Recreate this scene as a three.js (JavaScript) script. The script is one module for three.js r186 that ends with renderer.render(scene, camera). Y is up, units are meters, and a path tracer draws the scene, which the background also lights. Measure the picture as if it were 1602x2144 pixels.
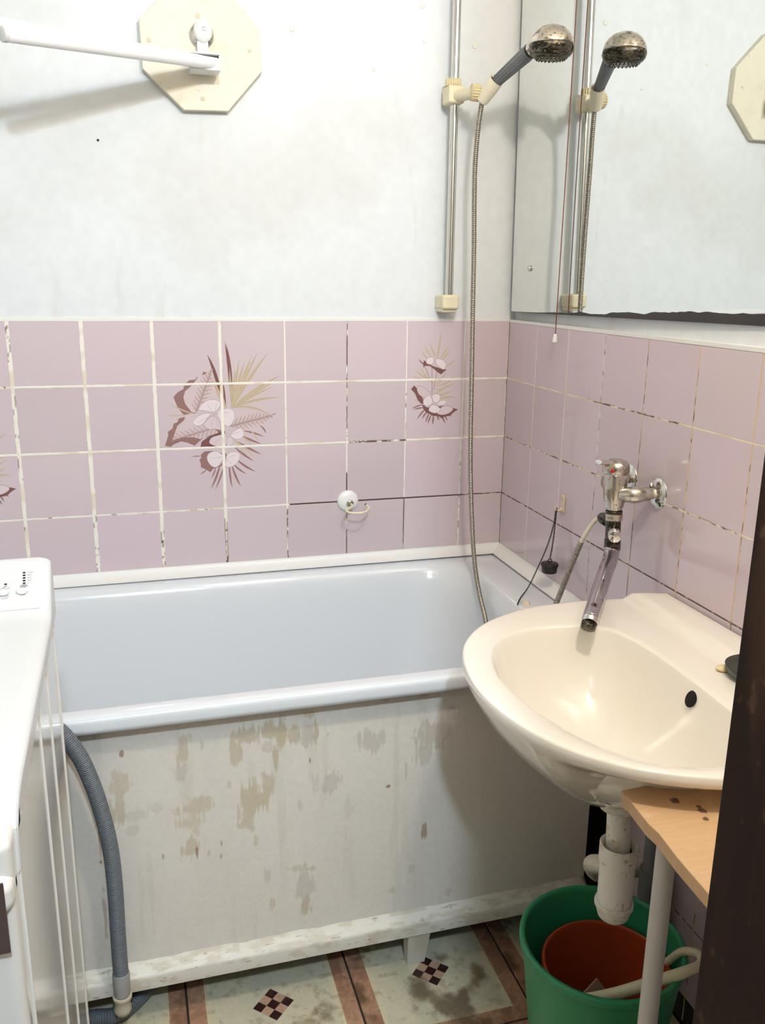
import * as THREE from 'three';
import { mergeGeometries } from 'three/addons/utils/BufferGeometryUtils.js';
import { RoundedBoxGeometry } from 'three/addons/geometries/RoundedBoxGeometry.js';

// ---------------------------------------------------------------- camera, light, exposure
const scene = new THREE.Scene();
scene.background = new THREE.Color(0x000000);
const camera = new THREE.PerspectiveCamera(60.575, 1602 / 2144, 0.02, 30);
camera.position.set(-0.9387, 1.361, 2.0903);
camera.rotation.set(-0.25991, -0.28382, 0.01329, 'YXZ');
scene.add(camera);
const renderer = new THREE.WebGLRenderer({ antialias: true });
renderer.toneMapping = THREE.LinearToneMapping;
renderer.toneMappingExposure = 0.5;
renderer.shadowMap.enabled = true;
const LAMP = [-0.47, 2.16, 1.58], LAMP_COLOR = new THREE.Color(1.0, 0.90, 0.79), LAMP_POWER = 5.2;       // warm globe hanging in the bathroom
const HALL = [-0.88, 2.40, 2.75], HALL_COLOR = new THREE.Color(0.70, 0.86, 1.0), HALL_POWER = 19.5;     // cool globe on the hall ceiling behind the camera

// ---------------------------------------------------------------- helpers
let seed = 7;
const rnd = () => { seed = (seed * 1664525 + 1013904223) >>> 0; return seed / 4294967296; };
const rr = (a, b) => a + (b - a) * rnd();
const clamp = (x, a = 0, b = 1) => Math.min(b, Math.max(a, x));
const sst = (a, b, x) => { const t = clamp((x - a) / (b - a)); return t * t * (3 - 2 * t); };
const hash = (x, y) => { let h = Math.imul(x, 374761393) + Math.imul(y, 668265263); h = Math.imul(h ^ (h >>> 13), 1274126177); return ((h ^ (h >>> 16)) >>> 0) / 4294967296; };
function vn(x, y) {
  const ix = Math.floor(x), iy = Math.floor(y), fx = x - ix, fy = y - iy, u = fx * fx * (3 - 2 * fx), v = fy * fy * (3 - 2 * fy);
  return (hash(ix, iy) * (1 - u) + hash(ix + 1, iy) * u) * (1 - v) + (hash(ix, iy + 1) * (1 - u) + hash(ix + 1, iy + 1) * u) * v;
}
const fbm = (x, y, o = 4) => { let s = 0, a = 0.5, t = 0; for (let i = 0; i < o; i++) { s += a * vn(x, y); t += a; x = x * 2.03 + 17; y = y * 2.03 + 9; a *= 0.5; } return s / t; };
const V = (x, y, z) => new THREE.Vector3(x, y, z);
const taken = new Map();
const numbered = (n) => { const k = taken.get(n) ?? 0; taken.set(n, k + 1); return k ? n + '_' + String(k).padStart(3, '0') : n; };
function shade(o) { o.castShadow = true; o.receiveShadow = true; return o; }
function thing(name, label, category, group) {
  const g = new THREE.Group(); g.name = numbered(name); g.userData = { label, category };
  if (group) g.userData.group = group;
  scene.add(g); return g;
}
function struct(name, label, category) { const g = new THREE.Group(); g.name = name; g.userData = { kind: 'structure', label, category }; scene.add(g); return g; }
function part(name, geo, mat, parent, label) {
  const m = shade(new THREE.Mesh(Array.isArray(geo) ? merge(geo) : geo, mat)); m.name = name; if (label) m.userData.label = label;
  parent.add(m); return m;
}
function merge(list) {
  list = list.map((g) => { g = g.index ? g.toNonIndexed() : g; for (const k of Object.keys(g.attributes)) if (!['position', 'normal', 'uv'].includes(k)) g.deleteAttribute(k); return g; });
  return mergeGeometries(list);
}
const boxAt = (x0, x1, y0, y1, z0, z1, r = 0) => {
  const w = x1 - x0, h = y1 - y0, d = z1 - z0;
  const g = r ? new RoundedBoxGeometry(w, h, d, 3, r) : new THREE.BoxGeometry(w, h, d);
  return g.translate((x0 + x1) / 2, (y0 + y1) / 2, (z0 + z1) / 2);
};
const aim = (g, a, b) => { const d = V(...b).sub(V(...a)).normalize(); g.applyQuaternion(new THREE.Quaternion().setFromUnitVectors(V(0, 1, 0), d)); return g.translate(...a); };
const dist = (a, b) => V(...a).distanceTo(V(...b));
const rod = (a, b, r0, r1 = r0, n = 24) => { const L = dist(a, b); return aim(new THREE.CylinderGeometry(r1, r0, L, n).translate(0, L / 2, 0), a, b); };
// a turned body: profile [[radius, height], ...] along the axis from a towards b
const turned = (a, b, prof, n = 32) => aim(new THREE.LatheGeometry(prof.map(([r, h]) => new THREE.Vector2(Math.max(r, 1e-5), h)), n), a, b);
const ball = (c, r, sx = 1, sy = 1, sz = 1, n = 20) => new THREE.SphereGeometry(r, n, Math.round(n * 0.7)).scale(sx, sy, sz).translate(...c);
const curve = (pts, t = 0.5) => new THREE.CatmullRomCurve3(pts.map((p) => V(...p)), false, 'centripetal', t);
// sweep along a curve with a radius that may change along the length (metres)
function sweep(c, radius, steps, radial = 12, caps = true) {
  const L = c.getLength(), fr = c.computeFrenetFrames(steps, false), pos = [], uv = [], idx = [];
  for (let i = 0; i <= steps; i++) {
    const u = i / steps, p = c.getPointAt(u), r = typeof radius === 'function' ? radius(u * L, L) : radius;
    for (let j = 0; j <= radial; j++) {
      const a = j / radial * Math.PI * 2, q = fr.normals[i].clone().multiplyScalar(Math.cos(a) * r).addScaledVector(fr.binormals[i], Math.sin(a) * r).add(p);
      pos.push(q.x, q.y, q.z); uv.push(j / radial, u * L);
    }
  }
  const W = radial + 1;
  for (let i = 0; i < steps; i++) for (let j = 0; j < radial; j++) { const a = i * W + j, b = a + W; idx.push(a, a + 1, b, b, a + 1, b + 1); }
  if (caps) for (const i of [0, steps]) {
    const p = c.getPointAt(i / steps), k = pos.length / 3; pos.push(p.x, p.y, p.z); uv.push(0, 0);
    for (let j = 0; j < radial; j++) i ? idx.push(k, i * W + j, i * W + j + 1) : idx.push(k, j + 1, j);
  }
  const g = new THREE.BufferGeometry();
  g.setAttribute('position', new THREE.Float32BufferAttribute(pos, 3)); g.setAttribute('uv', new THREE.Float32BufferAttribute(uv, 2)); g.setIndex(idx);
  g.computeVertexNormals(); return g;
}
// loft closed rings (arrays of [x, y, z], all of one length)
function loft(rings, closeEnds = [false, false], uvScale = 1) {
  const n = rings[0].length, pos = [], uv = [], idx = [];
  rings.forEach((r, i) => r.forEach((p, j) => { pos.push(...p); uv.push(p[0] * uvScale, p[2] * uvScale); }));
  for (let i = 0; i < rings.length - 1; i++) for (let j = 0; j < n; j++) { const a = i * n + j, b = i * n + (j + 1) % n, c = a + n, d = b + n; idx.push(a, b, c, c, b, d); }
  [0, rings.length - 1].forEach((i, e) => {
    if (!closeEnds[e]) return;
    const k = pos.length / 3, m = rings[i].reduce((s, p) => [s[0] + p[0] / n, s[1] + p[1] / n, s[2] + p[2] / n], [0, 0, 0]); pos.push(...m); uv.push(m[0], m[2]);
    for (let j = 0; j < n; j++) { const a = i * n + j, b = i * n + (j + 1) % n; e ? idx.push(k, a, b) : idx.push(k, b, a); }
  });
  const g = new THREE.BufferGeometry();
  g.setAttribute('position', new THREE.Float32BufferAttribute(pos, 3)); g.setAttribute('uv', new THREE.Float32BufferAttribute(uv, 2)); g.setIndex(idx);
  g.computeVertexNormals(); return g;
}
function roundRect(x0, x1, z0, z1, r, y, nc = 12, ns = 14) {
  const P = [], C = [[x1 - r, z1 - r, 0], [x0 + r, z1 - r, 1], [x0 + r, z0 + r, 2], [x1 - r, z0 + r, 3]];
  for (let k = 0; k < 4; k++) {
    const [cx, cz, q] = C[k];
    for (let i = 0; i < nc; i++) { const a = (q + i / (nc - 1)) * Math.PI / 2; P.push([cx + Math.cos(a) * r, y, cz + Math.sin(a) * r]); }
    const [ax, , az] = P[P.length - 1], [nx, nz, nq] = C[(k + 1) % 4], a = nq * Math.PI / 2, bx = nx + Math.cos(a) * r, bz = nz + Math.sin(a) * r;
    for (let i = 1; i < ns; i++) { const t = i / ns; P.push([ax + (bx - ax) * t, y, az + (bz - az) * t]); }
  }
  return P.reverse();
}
// textures
function canvasTex(w, h, draw, srgb = true) {
  const c = document.createElement('canvas'); c.width = w; c.height = h; draw(c.getContext('2d'), w, h);
  const t = new THREE.CanvasTexture(c); if (srgb) t.colorSpace = THREE.SRGBColorSpace; t.magFilter = THREE.LinearFilter; t.wrapS = t.wrapT = THREE.RepeatWrapping; return t;
}
function pixelTex(w, h, f, srgb = true) {
  const d = new Uint8Array(w * h * 4);
  for (let y = 0; y < h; y++) for (let x = 0; x < w; x++) { const c = f(x / w, y / h, x, y), o = (y * w + x) * 4; d[o] = clamp(c[0], 0, 255); d[o + 1] = clamp(c[1], 0, 255); d[o + 2] = clamp(c[2], 0, 255); d[o + 3] = 255; }
  const t = new THREE.DataTexture(d, w, h, THREE.RGBAFormat); if (srgb) t.colorSpace = THREE.SRGBColorSpace; t.magFilter = THREE.LinearFilter; t.minFilter = THREE.LinearFilter; t.wrapS = t.wrapT = THREE.RepeatWrapping; t.needsUpdate = true; return t;
}
const mix3 = (a, b, t) => [a[0] + (b[0] - a[0]) * t, a[1] + (b[1] - a[1]) * t, a[2] + (b[2] - a[2]) * t];
const mat = (color, roughness = 0.5, extra = {}) => new THREE.MeshPhysicalMaterial({ color, roughness, side: THREE.DoubleSide, ...extra });

// ---------------------------------------------------------------- materials
const smudge = pixelTex(1024, 768, (u, v) => {
  const x = u * 1.76, y = v * 1.3, n = fbm(x * 3, y * 3, 5), s = fbm(x * 14 + 40, y * 2.2, 4), f = fbm(x * 60, y * 60, 2);
  let c = mix3([218, 222, 225], [207, 209, 208], sst(0.5, 0.8, n) * 0.8);
  c = mix3(c, [196, 194, 188], sst(0.68, 0.85, s) * 0.5);
  return c.map((k) => k + (f - 0.5) * 7);
});
const fineBump = pixelTex(512, 512, (u, v) => { const n = fbm(u * 30, v * 30, 4) * 255; return [n, n, n]; }, false);
const M = {};
M.plaster = mat(0xffffff, 0.6, { map: smudge, bumpMap: fineBump, bumpScale: 0.0012 });
M.plain = mat(0xdedcd6, 0.8);
M.edge = mat(0xe2e2de, 0.7);
M.ceiling = mat(0xe6e4de, 0.9);
M.hall = mat(0x8f887c, 0.9);
M.hallFloor = mat(0x7a6248, 0.6);
M.backing = mat(0xd8d2c8, 0.8);
M.enamel = mat(0xd6dadf, 0.14, { clearcoat: 0.4, clearcoatRoughness: 0.08 });
M.ceramic = mat(0xece6da, 0.1, { clearcoat: 0.6, clearcoatRoughness: 0.04 });
M.whitePlastic = mat(0xe6e6e4, 0.32);
M.cream = mat(0xdfd6b8, 0.42);
M.creamDark = mat(0xd6caa2, 0.45);
M.chrome = mat(0xd8d6d2, 0.1, { metalness: 1 });
M.chromeWorn = mat(0xffffff, 0.24, { metalness: 1, map: pixelTex(256, 256, (u, v) => {
  const n = fbm(u * 18, v * 6, 5), s = sst(0.52, 0.66, n), k = fbm(u * 60 + 5, v * 22, 3); return mix3(mix3([208, 203, 194], [150, 138, 114], s * 0.7), [96, 82, 62], sst(0.68, 0.8, k) * 0.6); }) });
M.brassDark = mat(0xffffff, 0.35, { metalness: 0.85, map: pixelTex(256, 256, (u, v) => { const n = fbm(u * 24, v * 8, 4), k = fbm(u * 60 + 8, v * 20, 3); return mix3(mix3([92, 88, 82], [44, 40, 34], sst(0.4, 0.6, n)), [140, 128, 100], sst(0.6, 0.75, k)); }) });
M.metalHose = mat(0xa09a90, 0.28, { metalness: 1 });
M.black = mat(0x15100f, 0.35);
M.hole = mat(0x0a0807, 0.9);
M.dark = mat(0x2a2623, 0.7);
M.greyHose = mat(0x5f6469, 0.5);
M.greyHosePale = mat(0x9a9a98, 0.5);

// ---------------------------------------------------------------- room shell
const ROW = [1.265]; for (let v = 1; v < 9; v++) ROW.push(1.2696 - 0.1512 * v);     // tile rows, top edge first
const LILAC = [204, 188, 195];
function tileGeo(w, h, t = 0.007, b = 0.0012, uv = [0, 1, 0, 1]) {       // a glazed tile: flat face, bevelled edge, sides; face towards +z at z = 0
  const pos = [], uvs = [], idx = [];
  const quad = (a, b2, c, d, ua) => { const k = pos.length / 3; for (const p of [a, b2, c, d]) { pos.push(...p); uvs.push(uv[0] + (uv[1] - uv[0]) * (p[0] / w + 0.5), uv[2] + (uv[3] - uv[2]) * (p[1] / h + 0.5)); } idx.push(k, k + 1, k + 2, k, k + 2, k + 3); };
  const X = w / 2, Y = h / 2, x = X - b, y = Y - b, f = 0, s = -b * 0.8;
  quad([-x, -y, f], [x, -y, f], [x, y, f], [-x, y, f]);
  const I = [[-x, -y], [x, -y], [x, y], [-x, y]], O = [[-X, -Y], [X, -Y], [X, Y], [-X, Y]];
  for (let k = 0; k < 4; k++) { const n = (k + 1) % 4;
    quad([...O[k], s], [...O[n], s], [...I[n], f], [...I[k], f]);
    quad([...O[k], -t], [...O[n], -t], [...O[n], s], [...O[k], s]); }
  const g = new THREE.BufferGeometry();
  g.setAttribute('position', new THREE.Float32BufferAttribute(pos, 3)); g.setAttribute('uv', new THREE.Float32BufferAttribute(uvs, 2)); g.setIndex(idx);
  const h2 = g.toNonIndexed(); h2.computeVertexNormals(); return h2;
}
const glaze = (c, extra) => new THREE.MeshPhysicalMaterial({ color: new THREE.Color(`rgb(${c.map(Math.round).join(',')})`), roughness: 0.13, clearcoat: 0.5, clearcoatRoughness: 0.06, side: THREE.DoubleSide, ...extra });
const tileMats = [0, 1, 2, 3].map((k) => glaze(LILAC.map((c, i) => c + [0, 3, -4, 1][k] + (i === 1 ? [0, -1, 1, 1][k] : 0))));

// printed flower motifs (flat print under the glaze), drawn in their own drawing units and set on the tiles by a plain affine map
const rgb = (a) => `rgb(${a.join(',')})`;
function blade(c, x0, y0, x1, y1, w, bend, col) {                          // a narrow pointed leaf from root to tip
  const dx = x1 - x0, dy = y1 - y0, L = Math.hypot(dx, dy), nx = -dy / L, ny = dx / L, mx = (x0 + x1) / 2 + nx * bend, my = (y0 + y1) / 2 + ny * bend;
  c.fillStyle = col; c.beginPath(); c.moveTo(x0 + nx * w * 0.2, y0 + ny * w * 0.2); c.quadraticCurveTo(mx + nx * w, my + ny * w, x1, y1); c.quadraticCurveTo(mx - nx * w, my - ny * w, x0 - nx * w * 0.2, y0 - ny * w * 0.2); c.fill();
}
function blob(c, pts, fill, stroke, lw = 3) {
  c.beginPath(); const n = pts.length, mid = (a, b) => [(a[0] + b[0]) / 2, (a[1] + b[1]) / 2]; let m = mid(pts[n - 1], pts[0]); c.moveTo(...m);
  for (let i = 0; i < n; i++) { m = mid(pts[i], pts[(i + 1) % n]); c.quadraticCurveTo(...pts[i], ...m); }
  c.closePath(); c.fillStyle = fill; c.fill(); if (stroke) { c.strokeStyle = stroke; c.lineWidth = lw; c.stroke(); }
}
function spiky(c, pts, fill) { c.beginPath(); pts.forEach((p, i) => i ? c.lineTo(...p) : c.moveTo(...p)); c.closePath(); c.fillStyle = fill; c.fill(); }
const BROWN = rgb([146, 112, 108]), DEEP = rgb([120, 82, 78]), SAND = rgb([194, 176, 150]), SANDLINE = rgb([150, 128, 112]), PETAL = rgb([226, 214, 218]), PETAL2 = rgb([214, 198, 204]), LEAFPALE = rgb([208, 190, 194]);
function leafPrint(c, outline, veinA, veinB, side) {                        // pale leaf with a brown-shaded rib and stroke hatching
  c.save(); c.beginPath(); outline.forEach((p, i) => i ? c.lineTo(...p) : c.moveTo(...p)); c.closePath(); c.fillStyle = LEAFPALE; c.fill(); c.clip();
  const dx = veinB[0] - veinA[0], dy = veinB[1] - veinA[1], L = Math.hypot(dx, dy);
  for (let i = 0; i < 120; i++) {
    const t = i / 120, x = veinA[0] + dx * t, y = veinA[1] + dy * t, s = i % 2 ? 1 : -1, len = (0.5 + 0.5 * Math.sin(i * 0.55)) * 90 + 12;
    c.strokeStyle = `rgba(128,90,86,${0.35})`; c.lineWidth = 5; c.beginPath(); c.moveTo(x, y); c.lineTo(x + (-dy / L * s * 0.8 + dx / L * 0.6) * len, y + (dx / L * s * 0.8 + dy / L * 0.6) * len); c.stroke();
  }
  c.strokeStyle = SANDLINE; c.lineWidth = 7; c.beginPath(); c.moveTo(...veinA); c.lineTo(...veinB); c.stroke(); c.restore();
}
function bigFlower(c) {
  // brown shadow shapes
  spiky(c, [[660, 365], [600, 420], [555, 405], [540, 445], [480, 470], [460, 495], [400, 500], [345, 545], [330, 600], [265, 635], [220, 685], [240, 740], [265, 800], [330, 880], [480, 860], [520, 600]], BROWN);
  spiky(c, [[115, 1225], [155, 1110], [150, 1070], [205, 1030], [215, 980], [260, 960], [275, 920], [340, 905], [560, 990], [780, 1060], [700, 1110], [560, 1130], [500, 1180], [450, 1225], [370, 1190], [300, 1175], [210, 1210], [185, 1235]], BROWN);
  spiky(c, [[515, 1245], [530, 1180], [600, 1130], [780, 1060], [800, 1240], [700, 1255]], DEEP);
  spiky(c, [[660, 1490], [628, 1528], [585, 1500], [520, 1470], [518, 1420], [503, 1390], [525, 1360], [520, 1330], [560, 1290], [640, 1285], [800, 1320], [780, 1450]], BROWN);
  // palm frond upper right
  for (const [x, y, w, b, k] of [[780, 80, 26, -30, 1], [835, 340, 20, 0, 0], [940, 280, 24, 6, 0], [895, 375, 18, 0, 0], [1000, 290, 22, 8, 0], [1085, 230, 26, 14, 0], [1152, 190, 28, 20, 0], [1265, 195, 30, 34, 0], [1415, 435, 28, 40, 0], [1390, 482, 16, 14, 0], [1330, 560, 18, 16, 0], [1410, 680, 24, 50, 0], [1310, 885, 20, 90, 0], [600, 215, 26, -34, 1], [735, 420, 16, -10, 1], [640, 450, 26, -10, 0]]) {
    const rx = x < 800 && y > 100 ? 790 : 860, ry = 800; blade(c, rx, ry, x, y, w * 1.25, b * -1, k ? DEEP : SAND);
    c.strokeStyle = SANDLINE; c.lineWidth = 2; c.beginPath(); c.moveTo(rx, ry); c.quadraticCurveTo((rx + x) / 2, (ry + y) / 2 - b, x, y); c.stroke();
  }
  blade(c, 860, 560, 790, 90, 16, 28, DEEP); blade(c, 730, 520, 600, 220, 14, 20, DEEP);
  blade(c, 470, 880, 150, 745, 14, -22, SAND); blade(c, 350, 890, 105, 897, 13, 8, SAND);
  // leaves
  leafPrint(c, [[665, 370], [640, 420], [690, 600], [690, 690], [560, 740], [480, 860], [420, 850], [350, 760], [330, 690], [350, 620], [390, 590], [440, 540], [500, 460], [580, 430]], [470, 850], [650, 390], 1);
  leafPrint(c, [[195, 1170], [260, 1000], [330, 945], [360, 880], [430, 860], [520, 900], [700, 1050], [720, 1080], [560, 1130], [520, 1150], [440, 1130], [310, 1130]], [720, 1010], [200, 1168], 1);
  leafPrint(c, [[850, 830], [960, 825], [1060, 850], [1110, 830], [1180, 850], [1320, 885], [1260, 960], [1180, 1030], [1130, 1060], [1040, 1090], [900, 1040], [820, 1000]], [830, 1010], [1315, 888], 1);
  // lower fronds
  for (const [x, y, w, b, k, rx, ry] of [[1260, 1095, 16, -20, 1, 1190, 1000], [1240, 1130, 18, -16, 1, 1000, 1060], [1165, 1190, 16, -20, 0, 1080, 1060], [1210, 1212, 22, 10, 1, 960, 1110], [1120, 1240, 18, -10, 0, 960, 1110], [1215, 1335, 24, 12, 1, 900, 1170], [1120, 1360, 16, -8, 0, 880, 1150], [1120, 1410, 22, 14, 1, 900, 1250], [1040, 1350, 16, 0, 0, 890, 1160], [1140, 1530, 22, 20, 1, 920, 1390], [1030, 1555, 18, 16, 1, 880, 1440], [970, 1705, 22, 20, 1, 860, 1450], [865, 1720, 20, 12, 1, 830, 1450], [635, 1720, 22, -16, 1, 740, 1450], [680, 1735, 18, -14, 1, 790, 1450], [640, 1600, 14, -8, 1, 690, 1480], [512, 1553, 12, 0, 1, 585, 1500], [410, 1350, 10, 4, 1, 520, 1340], [1385, 858, 8, 0, 1, 1310, 885], [1335, 915, 10, 0, 1, 1310, 890]]) blade(c, rx, ry, x, y, w, b, k ? BROWN : SAND);
  // petals
  const S = rgb([170, 146, 148]);
  for (const [p, f] of [
    [[[480, 830], [560, 730], [660, 705], [740, 725], [755, 770], [690, 850], [640, 850], [560, 830]], PETAL],
    [[[700, 850], [760, 815], [840, 800], [895, 850], [890, 930], [840, 1010], [790, 1010], [730, 930]], PETAL],
    [[[425, 960], [480, 900], [560, 860], [650, 860], [590, 930], [520, 1005], [480, 1000], [440, 990]], PETAL],
    [[[550, 1000], [600, 920], [680, 880], [740, 960], [755, 1050], [700, 1040], [660, 1030], [640, 1050], [590, 1030]], PETAL2],
    [[[610, 1190], [640, 1130], [740, 1105], [800, 1090], [810, 1200], [770, 1250], [690, 1230], [640, 1210]], PETAL2],
    [[[830, 1110], [890, 1060], [950, 1020], [1000, 1060], [1000, 1120], [950, 1160], [880, 1150]], PETAL],
    [[[800, 1120], [860, 1130], [885, 1180], [850, 1230], [800, 1245]], PETAL2],
    [[[585, 1350], [620, 1300], [700, 1285], [790, 1340], [760, 1430], [690, 1480], [640, 1460], [600, 1410]], PETAL],
    [[[800, 1320], [870, 1290], [950, 1310], [960, 1350], [930, 1420], [860, 1475], [780, 1470], [790, 1400]], PETAL]]) blob(c, p, f, S, 4);
  c.strokeStyle = 'rgba(176,152,156,0.8)'; c.lineWidth = 4;
  for (const [a, b, d, e] of [[680, 870, 600, 770], [680, 870, 820, 850], [680, 870, 500, 960], [680, 870, 640, 1010], [680, 870, 720, 1020], [690, 840, 700, 740], [800, 1110, 680, 1190], [820, 1110, 960, 1070], [790, 1350, 640, 1370], [790, 1360, 720, 1450], [800, 1380, 900, 1330], [800, 1390, 860, 1440]]) { c.beginPath(); c.moveTo(a, b); c.lineTo(d, e); c.stroke(); }
  blob(c, [[670, 855], [695, 860], [690, 885], [668, 882]], SAND);
}
function smallFlower(c) {
  for (const [x, y, rx, ry, w, b, k] of [[1037, 175, 1010, 360, 7, 0, 0], [922, 258, 970, 345, 7, -6, 0], [962, 245, 1000, 345, 7, -6, 0], [905, 300, 950, 360, 7, -6, 0], [1083, 268, 1030, 350, 7, 6, 0], [1098, 292, 1040, 360, 7, 6, 0], [1140, 355, 1065, 405, 6, 6, 0], [882, 355, 930, 400, 6, -4, 1],
    [852, 412, 975, 500, 8, -24, 0], [842, 465, 970, 500, 7, -16, 0], [890, 400, 985, 520, 7, -18, 0], [1075, 430, 1000, 530, 8, 16, 0], [1130, 470, 1000, 540, 7, 22, 0], [1135, 510, 990, 560, 7, 20, 0], [1090, 520, 985, 590, 8, 14, 0], [1118, 560, 1000, 600, 7, 16, 0], [1120, 600, 1020, 620, 7, 10, 0], [1145, 615, 1040, 610, 6, -10, 0], [835, 580, 920, 610, 6, -6, 0], [838, 622, 910, 640, 6, -4, 0],
    [832, 688, 910, 660, 6, 4, 1], [845, 695, 920, 680, 6, 4, 1], [870, 762, 930, 690, 7, 6, 1], [905, 760, 945, 705, 7, 6, 1], [930, 785, 955, 720, 7, 4, 1], [945, 795, 970, 730, 7, 4, 1], [978, 800, 985, 735, 8, 0, 1], [1022, 770, 1010, 735, 7, 0, 1], [1068, 795, 1035, 735, 7, -4, 1], [1080, 775, 1060, 735, 6, -4, 1], [1110, 745, 1085, 720, 6, 0, 1]]) blade(c, rx, ry, x, y, w * 1.5, b, k ? BROWN : SAND);
  c.strokeStyle = SANDLINE; c.lineWidth = 4; for (const [a, b, d, e] of [[975, 590, 975, 400], [985, 560, 1010, 420], [965, 500, 920, 390]]) { c.beginPath(); c.moveTo(a, b); c.lineTo(d, e); c.stroke(); }
  spiky(c, [[918, 365], [940, 372], [975, 400], [1040, 420], [1075, 425], [1055, 440], [1035, 458], [1010, 440], [985, 420], [960, 402], [925, 400], [915, 415]], DEEP);
  blob(c, [[930, 380], [940, 350], [970, 340], [990, 350], [985, 385], [960, 395]], PETAL, SANDLINE, 2);
  blob(c, [[1000, 350], [1040, 355], [1068, 375], [1070, 410], [1050, 430], [1020, 405], [998, 380]], PETAL, SANDLINE, 2);
  spiky(c, [[832, 555], [855, 530], [880, 560], [900, 600], [930, 650], [900, 655], [875, 625], [860, 585]], DEEP);
  spiky(c, [[905, 655], [940, 680], [1060, 670], [1155, 695], [1125, 715], [1100, 738], [1060, 745], [1045, 758], [1020, 742], [980, 738], [950, 722], [935, 715], [915, 690]], DEEP);
  blob(c, [[868, 540], [900, 530], [940, 560], [985, 600], [960, 620], [920, 615], [880, 590]], LEAFPALE, BROWN, 2);
  blob(c, [[1000, 720], [1030, 680], [1080, 665], [1130, 690], [1090, 725], [1040, 735]], PETAL2, BROWN, 2);
  blob(c, [[910, 630], [940, 600], [965, 595], [985, 650], [950, 672], [920, 665]], PETAL, SANDLINE, 2);
  blob(c, [[975, 595], [1005, 585], [1035, 600], [1025, 640], [990, 655], [975, 620]], PETAL, SANDLINE, 2);
  blob(c, [[1000, 655], [1040, 628], [1075, 635], [1075, 655], [1030, 670]], PETAL, SANDLINE, 2);
  blob(c, [[945, 700], [965, 670], [988, 658], [1040, 690], [1020, 715], [985, 722]], PETAL, SANDLINE, 2);
}
// canvas of nx × ny tiles whose top left corner lies at (x0, y0) on the wall; A maps drawing units to wall metres
function motif(x0, y0, w, h, res, A, draw) {
  return canvasTex(Math.round(w * res), Math.round(h * res), (c, W, H) => {
    c.fillStyle = rgb(LILAC); c.fillRect(0, 0, W, H);
    c.setTransform(A[0] * res, -A[1] * res, A[2] * res, -A[3] * res, (A[4] - x0) * res, (y0 - A[5]) * res); draw(c); });
}
const colX = (u) => -(0.1196 + 0.152 * u);
const e1 = [0.3366 / 1602, -0.0103 / 1602, -0.0125 / 1816, -0.3874 / 1816], A1 = [...e1, -0.7191 - 801 * e1[0] - 908 * e1[2], 1.0383 - 801 * e1[1] - 908 * e1[3]];
const e2 = [0.12697 / 320.4, -0.00227 / 320.4, 0.00638 / 576.7, -0.21471 / 576.7], A2 = [...e2, -0.19825 - 990 * e2[0] - 480.6 * e2[2], 1.12246 - 990 * e2[1] - 480.6 * e2[3]];
const bigTex = motif(colX(5), ROW[0], 0.304, ROW[0] - ROW[3], 4200, A1, bigFlower), smallTex = motif(colX(1), ROW[0], 0.152, ROW[0] - ROW[2], 4200, A2, smallFlower);
const bigMat = glaze([255, 255, 255], { map: bigTex }), smallMat = glaze([255, 255, 255], { map: smallTex });

// grout: an uneven bead along every joint, white where it is fresh and brown where it is mouldy
class Grout {
  constructor(map) { this.map = map; this.p = []; this.c = []; this.i = []; }
  line(a, b, half, lift, mould, tint = [232, 228, 218]) {
    const L = Math.hypot(b[0] - a[0], b[1] - a[1]), n = Math.max(2, Math.round(L / 0.004)), d = [(b[0] - a[0]) / L, (b[1] - a[1]) / L], N = [-d[1], d[0]], s0 = rnd() * 500;
    for (let k = 0; k <= n; k++) {
      const s = k / n * L, q = [a[0] + d[0] * s, a[1] + d[1] * s], e = [0, 1].map((j) => half * (0.75 + 0.55 * fbm(s * 90 + s0 + j * 77, j * 5, 3)));
      const m = mould(q, k / n), yel = vn(s * 40 + s0, 21), base = mix3(tint, [206, 190, 160], sst(0.6, 0.9, yel) * 0.5);
      for (const [j, o, dz] of [[0, -e[0], 0], [1, 0, 0.0007], [2, e[1], 0]]) {
        const w = fbm(s * 70 + s0 + j * 31, 3 + j * 11, 3), t = sst(-0.04, 0.05, (m > 0.85 ? 2 : m * (half > 0.003 && j !== 1 ? 0.9 : half > 0.003 ? 0.55 : 1)) - w) * (m > 0.85 ? 0.95 : 0.78);
        const col = new THREE.Color(rgb(mix3(base, [70, 48, 42], t).map(Math.round)));
        this.p.push(...this.map(q[0] + N[0] * o, q[1] + N[1] * o, lift + dz - t * 0.0006)); this.c.push(col.r, col.g, col.b);
      }
      if (k) { const v = this.p.length / 3 - 6; for (const j of [0, 1]) this.i.push(v + j, v + j + 1, v + j + 3, v + j + 3, v + j + 1, v + j + 4); }
    }
  }
  build(parent) {
    const g = new THREE.BufferGeometry(); g.setAttribute('position', new THREE.Float32BufferAttribute(this.p, 3)); g.setAttribute('color', new THREE.Float32BufferAttribute(this.c, 3)); g.setIndex(this.i); g.computeVertexNormals();
    const m = part('grout', g, new THREE.MeshStandardMaterial({ vertexColors: true, roughness: 0.9, side: THREE.DoubleSide }), parent, 'uneven white joints browned by mould'); m.userData.kind = 'stuff';
  }
}
const uvMetres = (g, fu, fv) => { const p = g.attributes.position, u = g.attributes.uv; for (let i = 0; i < p.count; i++) u.setXY(i, fu(p.getX(i), p.getY(i), p.getZ(i)), fv(p.getX(i), p.getY(i), p.getZ(i))); return g; };

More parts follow.
